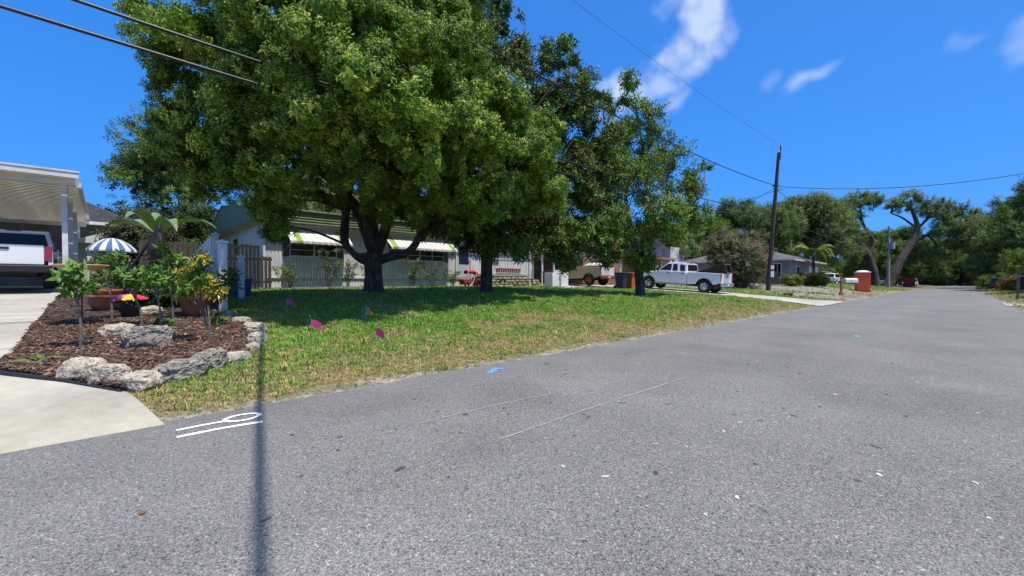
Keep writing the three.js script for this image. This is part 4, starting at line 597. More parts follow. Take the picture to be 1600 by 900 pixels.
{ // porch: slab on a dry stone base, white balusters
  const p = thing('stone_porch', 'raised porch with stacked stone steps and white railing', 'porch', 21.25, 17.0, 0.92, Math.PI / 2), r = rng(71);
  part('slab', bx(3.4, 0.12, 1.5, 1.75, 0.78, 0.8), M(0.5, 0.47, 0.4, 0.9, { map: rep(concreteMap, 2) }), p); part('core', bx(3.2, 0.72, 1.3, 1.75, 0.36, 0.78), mat.dark, p);
  const sm_ = [0.92, 1.1, 0.75].map((k) => M(0.5 * k, 0.44 * k, 0.3 * k, 0.95, { map: rep(stoneMap, 0.4) })), rg = [0, 1, 2, 3].map((k) => rockGeo(1, 1, 1, k * 5 + 1, 0.2, 3));
  for (let row = 0; row < 4; row++) { const x1 = 4.9 - row * 0.42; for (let x = 0.05; x < x1;) { const w = 0.22 + r() * 0.26; const g = part('stone', rg[Math.floor(r() * 4)], sm_[Math.floor(r() * 3)], p); g.scale.set(w * 1.06, 0.19, 0.36); g.position.set(x + w / 2, 0.09 + row * 0.165, 1.42 + (r() - 0.5) * 0.06); g.rotation.y = (r() - 0.5) * 0.3; x += w; } }
  for (let k = 0; k < 3; k++) part('step', bx(0.42, 0.08, 1.2, 3.65 + k * 0.42, 0.62 - k * 0.19, 0.8), M(0.5, 0.47, 0.4, 0.9), p);
  for (let i = 0; i < 17; i++) part('baluster', rod(V(0.2 + i * 0.19, 0.84, 1.45), V(0.2 + i * 0.19, 1.78, 1.45), 0.014), mat.white, p); part('top_rail', bx(3.3, 0.05, 0.06, 1.75, 1.8, 1.45), mat.white, p); part('bottom_rail', bx(3.3, 0.04, 0.04, 1.75, 0.92, 1.45), mat.white, p);
  part('stair_rail', merge([rod(V(3.45, 1.75, 1.45), V(4.9, 1.0, 1.45), 0.02), rod(V(4.9, 0, 1.45), V(4.9, 1.0, 1.45), 0.018), rod(V(4.2, 0.3, 1.45), V(4.2, 1.36, 1.45), 0.012)]), mat.black, p);
  for (const [x, hh] of [[-0.25, 2.75], [3.45, 2.75]]) part('post', rb(0.11, hh, 0.11, x, hh / 2, 1.55, 0.008), mat.white, p);
}
{ const t = thing('storage_chest', 'dark red bench box behind the porch railing', 'chest', 20.3, 19.1, 1.76, Math.PI / 2); part('body', rb(1.9, 0.34, 0.4, 0, 0.17, 0, 0.02), M(0.18, 0.05, 0.04, 0.7), t); part('lid', rb(1.96, 0.05, 0.46, 0, 0.37, 0, 0.015), M(0.3, 0.03, 0.03, 0.6), t); }
{ // red lawn cart
  const t = thing('lawn_cart', 'red lawn cart with curved hood and small wheels by the door', 'lawn cart', 19.8, 15.6, G(19.8, 15.6), Math.PI / 2), rd = mat.red;
  part('bin', prism([[-0.62, 0.18], [-0.12, 0.18], [-0.05, 0.5], [-0.7, 0.5]], 0.5, 0.02), rd, t); part('hood', taper([V(-0.35, 1.0, 0), V(0.1, 1.02, 0), V(0.35, 0.9, 0), V(0.5, 0.6, 0)], [0.2, 0.2, 0.18, 0.12], 6, 10).scale(1, 0.55, 1).translate(0, 0.35, 0), rd, t); part('tub', prism([[0.35, 0.12], [1.25, 0.15], [1.35, 0.42], [0.9, 0.35], [0.5, 0.5], [0.3, 0.6]], 0.55, 0.03), rd, t);
  part('bumper', rod(V(-0.4, 0.68, 0.22), V(0.55, 0.68, 0.22), 0.02), mat.chrome, t); part('frame', merge([rod(V(-0.35, 0.1, 0.2), V(-0.35, 1.0, 0.2), 0.025), rod(V(-0.1, 0.1, 0.2), V(0.3, 0.8, 0.2), 0.02)]), mat.white, t);
  for (const [x, q] of [[0.3, 0.2], [1.15, 0.13], [-0.5, 0.13]]) part('wheel', new THREE.TorusGeometry(q, 0.05, 8, 18).translate(x, q + 0.04, 0.3), mat.rubber, t);
}
solo('bed_board', bx(6.4, 0.14, 0.04), M(0.5, 0.46, 0.36, 0.9, { map: rep(woodMap, 0.8) }), 'long pale board edging the shrubs along the mobile home', 'edging').position.copy(W3(19.55, G(19.55, 9) + 0.06, 9.0)); scene.getObjectByName('bed_board').rotation.y = Math.PI / 2;
{ // old carport of the mobile home
  const t = thing('lean_to_carport', 'flat lean to carport on slim white posts over the old pickup', 'carport', 21.25, 22.6, 0.95, Math.PI / 2);
  for (const x of [0.15, 1.4, 6.0, 10.3]) part('post', rb(0.1, 2.55, 0.1, x, 1.27, 0.6, 0.008), mat.white, t); for (const x of [0.3, 5.2, 10.2]) part('post', rb(0.1, 2.55, 0.1, x, 1.27, -5.6, 0.008), mat.white, t);
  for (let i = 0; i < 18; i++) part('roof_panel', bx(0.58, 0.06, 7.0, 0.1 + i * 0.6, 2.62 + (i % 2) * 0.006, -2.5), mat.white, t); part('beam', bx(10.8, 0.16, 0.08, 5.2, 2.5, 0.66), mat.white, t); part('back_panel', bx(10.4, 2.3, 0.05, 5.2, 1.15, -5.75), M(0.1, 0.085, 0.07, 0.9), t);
}
function box2(name, label, d, s, w, hh, l, withPanel) { const t = thing(name, label, 'appliance', d, s, G(d, s) + 0.03, Math.PI / 2); part('cabinet', rb(w, hh, l, 0, hh / 2, 0, 0.02), mat.enamel, t); part('door', rb(w * 0.9, hh * 0.8, 0.02, 0, hh * 0.45, l / 2 + 0.008, 0.008), mat.enamel, t); if (withPanel) { part('control_panel', rb(w, 0.16, 0.1, 0, hh + 0.07, -l / 2 + 0.06, 0.02), mat.alu, t); part('knob', new THREE.CylinderGeometry(0.025, 0.025, 0.03, 12).rotateX(Math.PI / 2).translate(0.2, hh + 0.08, -l / 2 + 0.12), mat.dark, t); } else part('handle', bx(0.03, 0.2, 0.03, w * 0.38, hh * 0.6, l / 2 + 0.03), mat.alu, t); }
box2('washing_machine', 'white front panelled appliance nearest the mobile home end', 19.0, 21.9, 0.72, 0.95, 0.7, false); box2('washing_machine', 'white washing machine with raised control panel, beside the other appliance', 18.95, 22.75, 0.78, 1.0, 0.72, true);
function wheelie(name, label, d, s, m, ml) { const t = thing(name, label, 'bin', d, s, G(d, s) + 0.02, Math.PI / 2 + 0.1); const g = new THREE.CylinderGeometry(0.46, 0.36, 1.0, 4, 1).rotateY(Math.PI / 4).translate(0, 0.56, 0); g.computeVertexNormals(); part('body', g.toNonIndexed(), m, t); t.children[0].geometry.computeVertexNormals(); part('lid', rb(0.72, 0.09, 0.78, 0, 1.1, 0.02, 0.03), ml, t); part('handle', rod(V(-0.25, 1.02, -0.4), V(0.25, 1.02, -0.4), 0.02), m, t); for (const x of [-0.27, 0.27]) part('wheel', new THREE.CylinderGeometry(0.13, 0.13, 0.06, 16).rotateZ(Math.PI / 2).translate(x, 0.13, -0.3), mat.rubber, t); }
wheelie('wheelie_bin', 'dark blue wheeled bin beside the old yellow pickup', 16.3, 26.1, M(0.018, 0.04, 0.06, 0.5), M(0.02, 0.05, 0.08, 0.45)); wheelie('wheelie_bin', 'orange wheeled bin beside the dark blue one', 16.2, 27.05, M(0.55, 0.1, 0.02, 0.5), M(0.58, 0.12, 0.03, 0.5));
// ---------------------------------------------------------------- carport over the left drive
{
  const c = thing('metal_carport', 'tall white metal carport with ribbed roof over a white pickup', 'carport', 18.5, -0.5, 1.0, Math.PI / 2), Wd = 9.5, Dp = 12.2, H0 = 3.5, H1 = 3.22;
  const rm = M(0.78, 0.73, 0.62, 0.5, { map: rep(fineMap, 2) });
  const nP = 40, w = Dp / nP, gp = prism([[-w / 2, 0], [-w / 2, 0.06], [-w / 2 + 0.03, 0.06], [-w / 2 + 0.045, 0.014], [w / 2 - 0.02, 0.014], [w / 2 - 0.014, 0]], Wd).rotateY(Math.PI / 2); for (let i = 0; i < nP; i++) part('roof_pan', gp, rm, c).position.set(-Wd / 2, lerp(H0, H1, (i + 0.5) / nP), -w * (i + 0.5));
  part('fascia', bx(Wd + 0.1, 0.16, 0.06, -Wd / 2, H0 - 0.01, 0.04), mat.white, c); part('fascia_cap', bx(Wd + 0.14, 0.05, 0.12, -Wd / 2, H0 + 0.095, 0.03), mat.white, c);
  part('side_gutter', bx(0.1, 0.15, Dp, 0.06, 0, 0, 0, Math.atan2(H0 - H1, Dp)).translate(0, (H0 + H1) / 2, -Dp / 2), mat.white, c);
  part('beam', bx(Wd, 0.18, 0.08, -Wd / 2, H0 - 0.16, -0.5), mat.white, c); part('beam', bx(Wd, 0.18, 0.08, -Wd / 2, H1 - 0.12, -Dp + 0.6), mat.white, c);
  for (const z of [-0.55, -0.85, -4.0, -7.4, -8.0, -11.5]) part('post', rb(0.13, H0 - 0.25, 0.13, -0.28, (H0 - 0.25) / 2 - 0.0, z, 0.008), mat.white, c); for (const z of [-0.5, -6, -11.5]) part('post', rb(0.13, H0 - 0.25, 0.13, -Wd + 0.3, (H0 - 0.25) / 2, z, 0.008), mat.white, c);
  part('brace', rod(V(-0.28, 2.7, -0.95), V(-0.28, 3.2, -1.7), 0.03), mat.white, c); part('brace', rod(V(-0.28, 2.6, -4), V(-0.28, 3.15, -4.8), 0.03), mat.white, c);
}
function hipHouse(name, label, d, s, wS, wD, wallH, eave, rise, wallM, roofM, y) { // corner nearest the street at (d, s); extends away by wD, along by wS
  const t = thing(name, label, 'house', d, s, y, Math.PI / 2); const e = eave;
  part('front_wall', bx(wS, wallH, 0.2, wS / 2, wallH / 2, -0.1), wallM, t); part('side_wall', bx(0.2, wallH, wD - 0.4, 0.1, wallH / 2, -wD / 2), wallM, t); part('side_wall', bx(0.2, wallH, wD - 0.4, wS - 0.1, wallH / 2, -wD / 2), wallM, t); part('back_wall', bx(wS, wallH, 0.2, wS / 2, wallH / 2, -wD + 0.1), wallM, t);
  const x0 = -e, x1 = wS + e, z0 = e, z1 = -wD - e, m = Math.min(wS, wD) / 2 + e, rz = wD < wS; const A = rz ? [x0 + m, wallH + rise, (z0 + z1) / 2] : [(x0 + x1) / 2, wallH + rise, z0 - m], B = rz ? [x1 - m, wallH + rise, (z0 + z1) / 2] : [(x0 + x1) / 2, wallH + rise, z1 + m], c = [[x0, wallH, z0], [x1, wallH, z0], [x1, wallH, z1], [x0, wallH, z1]];
  const face = (...p) => { const pos = []; for (let i = 1; i < p.length - 1; i++) pos.push(...p[0], ...p[i], ...p[i + 1]); const g = new THREE.BufferGeometry(); g.setAttribute('position', new THREE.Float32BufferAttribute(pos, 3)); g.computeVertexNormals(); return uvm(g); };
  const sl = rz ? [[c[0], c[1], B, A], [c[1], c[2], B], [c[2], c[3], A, B], [c[3], c[0], A]] : [[c[0], c[1], A], [c[1], c[2], B, A], [c[2], c[3], B], [c[3], c[0], A, B]];
  for (const q of sl) part('roof_slope', face(...q), roofM, t);
  part('eave_board', merge([bx(x1 - x0, 0.16, 0.06, (x0 + x1) / 2, wallH - 0.06, z0), bx(0.06, 0.16, z0 - z1 - 0.1, x0, wallH - 0.06, (z0 + z1) / 2), bx(0.06, 0.16, z0 - z1 - 0.1, x1, wallH - 0.06, (z0 + z1) / 2)]), mat.white, t); part('soffit', bx(x1 - x0 - 0.1, 0.02, z0 - z1 - 0.1, (x0 + x1) / 2, wallH - 0.02, (z0 + z1) / 2), mat.white, t);
  return t;
}
const grille = (t, x, y, z, w, hh, alongX) => { const g = alongX ? bx(w, hh, 0.06, x, y, z) : bx(0.06, hh, w, x, y, z), W = part('window', g, mat.white, t); for (let i = 0; i < 2; i++) { const o = (i - 0.5) * w * 0.44; part('pane', alongX ? bx(w * 0.36, hh * 0.84, 0.03, x + o, y, z + 0.03) : bx(0.03, hh * 0.84, w * 0.36, x - 0.03, y, z + o), mat.glass, W); } return W; };
hipHouse('carport_house', 'grey house with a dark hip roof behind the carport', 31.2, -16, 17.2, 10, 3.3, 0.5, 3.2, M(0.3, 0.29, 0.28, 0.9, { map: rep(fineMap, 2) }), mat.shingleDark, 1.05);
{ // shed behind the carport
  const t = thing('garden_shed', 'small cream shed with white gable trim beyond the carport posts', 'shed', 27.5, -0.4, 1.05, Math.PI / 2), cm = M(0.42, 0.47, 0.36, 0.7);
  part('body', bx(2.6, 2.0, 2.4, 0.9, 1.0, -1.2), cm, t); part('roof', prism([[-1.65, 2.0], [1.65, 2.0], [0, 2.65]], 2.9).translate(0.9, 0, -1.2), mat.white, t); part('door', bx(0.9, 1.7, 0.04, 0.4, 0.9, 0.03), mat.white, t); part('window', bx(0.4, 0.4, 0.04, 1.6, 1.4, 0.03), mat.glass, t); for (const x of [-0.36, 2.16]) part('corner_trim', bx(0.1, 2.0, 0.05, x, 1.0, 0.03), mat.white, t);
}
{ // neighbours down the street
  const g = hipHouse('grey_house', 'grey single storey house with hip roof beyond the utility pole', 13.0, 54.4, 15, 12, 2.75, 0.6, 2.1, mat.stucco, mat.shingle, 1.0);
  grille(g, -0.02, 1.55, -1.1, 0.8, 1.7, false); grille(g, 3.6, 1.5, 0.02, 1.4, 1.2, true); grille(g, -0.02, 1.5, -6, 1.5, 1.2, false);
  part('garage_door', bx(4.6, 2.2, 0.06, 11, 1.1, 0.03), mat.white, g); part('plinth', bx(0.08, 0.2, 12.2, -0.05, 0.75, -6), mat.white, g); for (const [x, z] of [[2.5, -5], [3.4, -4]]) part('vent', bx(0.25, 0.3, 0.25, x, 3.4 + x * 0.12, z), mat.dark, g);
}
{ // two storey house behind the white pickup
  const t = thing('two_storey_house', 'grey and brown two storey house half hidden behind the trees', 'house', 27, 36, 1.1, Math.PI / 2), up = M(0.34, 0.36, 0.38, 0.9, { map: rep(fineMap, 2) }), lo = M(0.30, 0.17, 0.09, 0.9, { map: rep(fineMap, 1) });
  part('upper_wall', bx(17, 3.2, 8, 8.5, 4.4, -4), up, t); part('lower_wall', bx(17.1, 2.8, 8.1, 8.5, 1.4, -4), lo, t); part('roof', prism([[-5, 6.0], [5, 6.0], [0, 7.4]], 18).rotateY(Math.PI / 2).translate(8.5, 0, -4), M(0.30, 0.13, 0.08, 0.9, { map: rep(roofMap, 3) }), t); part('porch_roof', bx(9, 0.25, 2.2, 12, 3.0, 1.0), M(0.33, 0.15, 0.09, 0.9), t);
  for (const x of [8, 12, 16.2]) part('column', rb(0.25, 2.9, 0.25, x, 1.45, 1.9, 0.02), mat.white, t); for (const [x, y] of [[3, 4.5], [8, 4.5], [13, 4.5], [4, 1.5]]) grille(t, x, y, 0.06, 1.3, 1.2, true); part('white_wing', bx(4.5, 4.8, 6, 20.5, 2.4, -2.5), mat.siding, t);
}
{ const t = thing('board_fence', 'grey board fence beside the grey house', 'fence', 13.2, 51.5, G(13.2, 51.5) - 0.1), r = rng(81), m = M(0.27, 0.26, 0.24, 0.95, { map: rep(woodMap, 0.9) }); for (let i = 0; i < 30; i++) part('board', bx(0.15, 1.5 + r() * 0.05, 0.02, -0.1 - i * 0.16, 0.75, (i % 2) * 0.004), m, t); part('rail', bx(4.8, 0.09, 0.04, -2.4, 1.2, -0.04), m, t); part('gate_post', rb(0.22, 1.7, 0.22, -3.6, 0.85, 0.15, 0.02), mat.white, t); }
for (const [d, s, w, lab] of [[19, 92, 11, 'low white roofed building behind the white parked car'], [22, 112, 12, 'low brown roofed building far behind the oaks']]) { const t = thing('low_building', lab, 'building', d, s, G(d, s), Math.PI / 2); part('wall', bx(w, 2.4, 6, w / 2, 1.2, -3), mat.stucco, t); part('roof', prism([[-4, 2.4], [4, 2.4], [0, 3.4]], w + 1).rotateY(Math.PI / 2).translate(w / 2, 0, -3), s < 100 ? mat.white : M(0.2, 0.17, 0.14, 0.9), t); grille(t, 2.5, 1.4, 0.03, 1.4, 1.0, true); part('eave_board', bx(w + 1, 0.18, 0.06, w / 2, 2.45, 1.03), mat.white, t); }
// ---------------------------------------------------------------- vehicles (nose at +x, z across)
const arch = (cx, r, y0) => { const o = [], a0 = Math.asin(clamp((y0 - 0.42) / r)); for (let i = 0; i <= 12; i++) { const a = Math.PI - a0 - (Math.PI - 2 * a0) * i / 12; o.push([cx + Math.cos(a) * r, 0.42 + Math.sin(a) * r]); } return o; };
function wheel(t, x, z, r, rimM, k = 1) {
  const w = part('wheel', new THREE.LatheGeometry([[r * 0.6, -0.12], [r * 0.9, -0.125], [r * 0.985, -0.1], [r, -0.05], [r, 0.05], [r * 0.985, 0.1], [r * 0.9, 0.125], [r * 0.6, 0.12]].map((p) => new THREE.Vector2(...p)), 32).rotateX(Math.PI / 2).translate(0, 0, 0), mat.rubber, t); w.position.set(x, r, z);
  const s = Math.sign(z); part('rim', merge([new THREE.LatheGeometry([[0.02, 0.05], [0.1, 0.06], [r * 0.3, 0.03], [r * 0.56, 0.02], [r * 0.62, 0.1], [r * 0.64, 0.1]].map((p) => new THREE.Vector2(...p)), 28).rotateX(Math.PI / 2 * (s > 0 ? 1 : -1))]), rimM, w);
  for (let i = 0; i < 6; i++) part('rim_hole', new THREE.CylinderGeometry(r * 0.085, r * 0.085, 0.012, 10).rotateX(Math.PI / 2).translate(Math.cos(i * 1.047) * r * 0.42, Math.sin(i * 1.047) * r * 0.42, s * 0.036), mat.dark, w); void k;
}
function pickup(o) {
  const t = thing('pickup_truck', o.label, 'pickup truck', o.d, o.s, o.y ?? G(o.d, o.s) + 0.03, Math.PI + (o.turn || 0)); t.rotation.order = 'YXZ'; t.rotation.z = -(o.pitch || 0) * -1; if (o.scale) t.scale.setScalar(o.scale);
  const P = o.paint || mat.paint, W = 2.0, r = 0.41, fx = o.fx || 1.95, rx = -1.95, cabB = o.cabB ?? -0.78, nose = o.nose || 2.95, bed = 1.32, hood = 1.26, trim = o.trim || P;
  const tuck = (g, y0, y1, k) => { const p = g.attributes.position; for (let i = 0; i < p.count; i++) { const y = p.getY(i); if (y > y0) p.setZ(i, p.getZ(i) * (1 - k * (y - y0) / (y1 - y0))); } g.computeVertexNormals(); return g; };
  part('body', prism([[cabB, 0.5], ...arch(fx, 0.52, 0.5), [nose, 0.52], [nose + 0.02, 0.9], [nose - 0.06, 1.12], [nose - 0.3, 1.2], [fx - 0.55, hood + 0.02], [cabB, 1.3]], W, 0.05), P, t);
  const cab = part('cab', tuck(prism([[cabB + 0.02, 1.26], [fx - 0.5, 1.24], [fx - 1.3, 1.87], [fx - 1.55, 1.92], [cabB + 0.35, 1.93], [cabB + 0.1, 1.86]], W - 0.14, 0.04), 1.3, 1.93, 0.16), P, t);
  // glass
  const gz = (pts) => { const out = []; for (const s of [-1, 1]) { const g = tuck(prism(pts, 0.012).translate(0, 0, (W - 0.14) / 2 + 0.004), 1.3, 1.93, 0.16); out.push(s < 0 ? mirrorZ(g) : g); } return out; };
  const A = fx - 0.62, B = fx - 1.22, mid = o.crew ? lerp(cabB, B, 0.42) : null, c0 = cabB + 0.14;
  const wins = o.crew ? [[[A - 0.12, 1.36], [B - 0.08, 1.8], [mid + 0.52, 1.82], [mid + 0.5, 1.36]], [[mid + 0.4, 1.36], [mid + 0.4, 1.82], [c0 + 0.62, 1.82], [c0 + 0.52, 1.36]], [[c0 + 0.36, 1.36], [c0 + 0.42, 1.8], [c0 + 0.1, 1.76], [c0 + 0.02, 1.36]]] : [[[A - 0.12, 1.36], [B - 0.08, 1.8], [c0 + 0.2, 1.82], [c0 + 0.1, 1.36]]];
  for (const w of wins) for (const g of gz(w)) part('side_window', g, o.glass || mat.glass, cab);
  const pane = (x0, y0, x1, y1, w0, w1, off) => { const pos = [x0, y0, -w0, x0, y0, w0, x1, y1, w1, x1, y1, -w1], g = new THREE.BufferGeometry(), nx = y1 - y0, ny = x0 - x1, L = Math.hypot(nx, ny); for (let i = 0; i < 4; i++) { pos[i * 3] += nx / L * off; pos[i * 3 + 1] += ny / L * off; } g.setAttribute('position', new THREE.Float32BufferAttribute(pos, 3)); g.setIndex([0, 1, 2, 0, 2, 3]); g.computeVertexNormals(); return g; };
  part('windscreen', pane(fx - 0.56, 1.3, fx - 1.26, 1.84, 0.86, 0.74, 0.012), mat.glass, cab); part('rear_window', pane(cabB + 0.03, 1.4, cabB + 0.1, 1.8, 0.78, 0.7, -0.012), mat.glass, cab);
  part('brake_lamp', bx(0.03, 0.05, 0.36, cabB + 0.2, 1.895, 0), mat.redlens, cab);
  // doors
  const doorG = (x0, x1) => prism([[x0, 0.58], [x1, 0.58], [x1, 1.3], [x0, 1.3]], 0.03, 0.008);
  const doors = o.crew ? [[mid + 0.46, fx - 0.62], [cabB + 0.1, mid + 0.44]] : [[cabB + 0.12, fx - 0.62]];
  for (const [a, b] of doors) for (const s of [-1, 1]) { const dr = part('door', doorG(a, b).translate(0, 0, s * (W / 2 + 0.006)), P, t); part('handle', rb(0.2, 0.04, 0.03, a + 0.18, 1.18, s * (W / 2 + 0.035), 0.01), o.crew ? mat.black : mat.chrome, dr); }
  if (o.crew) for (const s of [-1, 1]) { part('running_board', rb(2.3, 0.06, 0.16, mid + 0.45, 0.47, s * (W / 2 - 0.03), 0.02), mat.chrome, t); const mi = part('mirror', rb(0.12, 0.24, 0.2, fx - 0.75, 1.42, s * (W / 2 + 0.14), 0.03), mat.black, t); void mi; }
  // bed
  const side = [[cabB - 0.03, 0.52], [cabB - 0.03, bed], [-2.93, bed], [-2.95, 0.72], [-2.6, 0.6], ...arch(rx, 0.53, 0.6), [rx + 0.55, 0.56]];
  for (const s of [-1, 1]) { part('bed_side', prism(side, 0.1, 0.02).translate(0, 0, s * (W / 2 - 0.05)), trim, t); part('arch_liner', new THREE.CylinderGeometry(0.56, 0.56, 0.25, 20, 1, true, -Math.PI / 2 + 0.1, Math.PI - 0.2).rotateX(-Math.PI / 2).translate(rx, 0.42, s * (W / 2 - 0.22)), mat.dark, t); part('arch_lip', new THREE.TorusGeometry(0.53, 0.025, 6, 20, Math.PI - 0.35).rotateZ(0.175).translate(rx, 0.42, s * (W / 2 - 0.005)), o.crew ? mat.black : P, t); }
  part('bed_floor', bx(2.1, 0.06, 1.8, -1.86, 0.78, 0), mat.dark, t); part('bed_front', bx(0.05, 0.5, 1.8, cabB - 0.06, 1.05, 0), P, t); part('underbody', bx(4.9, 0.24, 1.3, 0, 0.52, 0), mat.dark, t);
  const tg = part('tailgate', rb(0.07, 0.58, W - 0.36, -2.93, 1.02, 0, 0.02), o.gate || P, t); part('handle', rb(0.03, 0.07, 0.26, -2.975, 1.2, 0, 0.01), mat.black, tg); if (o.crest) part('emblem', merge([bx(0.012, 0.05, 0.2, -2.972, 1.08, 0), bx(0.012, 0.1, 0.07, -2.974, 1.08, 0)]), mat.black, tg);
  for (const s of [-1, 1]) part('tail_light', rb(0.1, 0.46, 0.16, -2.92, 1.06, s * (W / 2 - 0.09), 0.02), mat.redlens, t);
  part('rear_bumper', rb(0.16, 0.22, W - 0.04, -3.02, 0.6, 0, 0.04), o.bumper || mat.chrome, t); part('number_plate', bx(0.01, 0.13, 0.3, -3.106, 0.62, o.plate ?? 0), mat.white, t);
  part('front_bumper', rb(0.2, 0.28, W, nose + 0.04, 0.6, 0, 0.05), mat.chrome, t); part('grille', bx(0.04, 0.32, 1.3, nose + 0.03, 0.95, 0), mat.black, t); for (const s of [-1, 1]) part('headlight', rb(0.08, 0.22, 0.3, nose - 0.02, 0.98, s * 0.82, 0.03), mat.lamp, t);
  for (const s of [-1, 1]) { wheel(t, fx, s * (W / 2 - 0.14), r, o.rim || mat.chrome); wheel(t, rx, s * (W / 2 - 0.14), r, o.rim || mat.chrome); }
  return t;
}
const truck = pickup({ label: 'white crew cab pickup parked on the driveway with brown furniture in its bed', d: 13.95, s: 30.2, y: 0.66, crew: true, crest: true, pitch: 0.068, scale: 1.04 });
{ // cabinet lying in the bed
  const t = thing('wooden_cabinet', 'brown wooden cabinet lying tilted in the white pickup bed', 'cabinet', 16.0 - 0.35, 30.2, 1.78); t.position.copy(W3(11.55, 1.72, 30.2)); t.rotation.set(0, Math.PI, -0.26);
  const m = M(0.075, 0.042, 0.025, 0.7, { map: rep(woodMap, 0.6) }), m2 = M(0.24, 0.15, 0.09, 0.7, { map: rep(woodMap, 0.6) });
  part('side_panel', bx(1.9, 0.62, 0.03, 0, 0.2, 0.5), m, t); part('side_panel', bx(1.9, 0.62, 0.03, 0, 0.2, -0.5), m, t); part('base_panel', bx(1.86, 0.03, 0.96, 0, -0.09, 0), m, t); for (const x of [-0.94, 0.94]) part('end_frame', merge([bx(0.03, 0.62, 0.05, x, 0.2, 0.48), bx(0.03, 0.62, 0.05, x, 0.2, -0.48), bx(0.03, 0.05, 1.0, x, 0.5, 0), bx(0.03, 0.05, 1.0, x, -0.1, 0)]), m2, t); part('trim_rail', merge([bx(1.95, 0.04, 0.05, 0, 0.53, 0.51), bx(1.95, 0.03, 0.05, 0, -0.02, 0.53)]), m2, t);
}
pickup({ label: 'white pickup seen from behind under the metal carport', d: 19.9 + 2.2, s: -2.05, crew: true, bumper: mat.black, plate: -0.35, y: 1.08 });
const old = pickup({ label: 'old yellow and cream pickup with red wheels under the lean to carport', d: 20.6, s: 26.5, y: 1.0, paint: M(0.42, 0.33, 0.18, 0.5), trim: M(0.45, 0.36, 0.2, 0.5), gate: mat.white, bumper: M(0.2, 0.05, 0.03, 0.6), rim: M(0.3, 0.04, 0.03, 0.5), glass: M(0.05, 0.12, 0.16, 0.15), cabB: 0.1 }); void old;
{ const t = thing('yellow_board', 'long yellow board lying across the old pickup bed', 'board', 18.8, 26.5, 2.36, Math.PI); part('deck', rb(2.3, 0.06, 1.5, 0, 0.03, 0, 0.03), M(0.62, 0.38, 0.05, 0.6), t); part('rim', rb(2.34, 0.03, 1.54, 0, 0.065, 0, 0.012), M(0.55, 0.3, 0.04, 0.6), t); }
{ const t = thing('white_float', 'rounded white float lying on the yellow board', 'float', 18.6, 26.3, 2.45, Math.PI); part('hull', new THREE.SphereGeometry(1, 24, 12, 0, 6.2832, 0, 1.6).scale(0.95, 0.24, 0.5), mat.white, t); part('base', rb(1.8, 0.05, 0.9, 0, 0.0, 0, 0.02), mat.white, t); }
function car(o) { // far parked cars
  const t = thing('parked_car', o.label, 'car', o.d, o.s, G(o.d, o.s), o.turn, 'cars parked down the street'), P = o.paint, h = o.h || 1.65, L = 4.6;
  part('body', prism([[-2.3, 0.35], ...arch(-1.35, 0.4, 0.42).reverse().reverse(), ...arch(1.4, 0.4, 0.42), [2.28, 0.4], [2.3, 0.7], [2.1, 0.9], [1.2, 1.0], [-2.2, 1.02], [-2.3, 0.8]], 1.8, 0.05), P, t); void L;
  const tuck = (g) => { const p = g.attributes.position; for (let i = 0; i < p.count; i++) { const y = p.getY(i); if (y > 1) p.setZ(i, p.getZ(i) * (1 - 0.18 * (y - 1) / (h - 1))); } g.computeVertexNormals(); return g; };
  part('cabin', tuck(prism([[-2.15, 0.98], [1.25, 0.96], [0.45, h - 0.06], [0.1, h], [-1.6, h - 0.01], [-2.0, h - 0.15]], 1.66, 0.04)), P, t);
  for (const s of [-1, 1]) { const g = tuck(prism([[-1.9, 1.05], [0.95, 1.05], [0.35, h - 0.14], [-1.7, h - 0.14]], 0.012).translate(0, 0, 0.834)); part('side_window', s < 0 ? mirrorZ(g) : g, mat.glass, t); }
  part('windscreen', bx(0.02, 0.75, 1.35, 0.86, (1 + h) / 2 - 0.03, 0, 0, 0, 0.93), mat.glass, t); part('rear_window', bx(0.02, 0.5, 1.3, -2.1, (1 + h) / 2, 0, 0, 0, -0.3), mat.glass, t);
  for (const s of [-1, 1]) { part('tail_light', bx(0.06, 0.16, 0.25, -2.29, 0.82, s * 0.72), mat.redlens, t); part('headlight', bx(0.06, 0.14, 0.3, 2.26, 0.76, s * 0.65), mat.lamp, t); wheel(t, -1.35, s * 0.8, 0.34, mat.chrome); wheel(t, 1.4, s * 0.8, 0.34, mat.chrome); }
}
car({ label: 'white sport utility car behind the dark hedge', d: 14.4, s: 86, turn: 1.5, paint: mat.paint, h: 1.7 });
car({ label: 'white car parked just beside the far red dumpster', d: 7.6, s: 128, turn: -1.7, paint: mat.paint, h: 1.75 }); car({ label: 'silver car parked under the leaning oak', d: 12.4, s: 112, turn: 2.6, paint: M(0.45, 0.46, 0.48, 0.3, { clearcoat: 1, metalness: 0.3 }) }); car({ label: 'dark car parked between the oak and the red dumpster', d: 11, s: 122, turn: 2.2, paint: M(0.05, 0.06, 0.08, 0.3, { clearcoat: 1 }) });
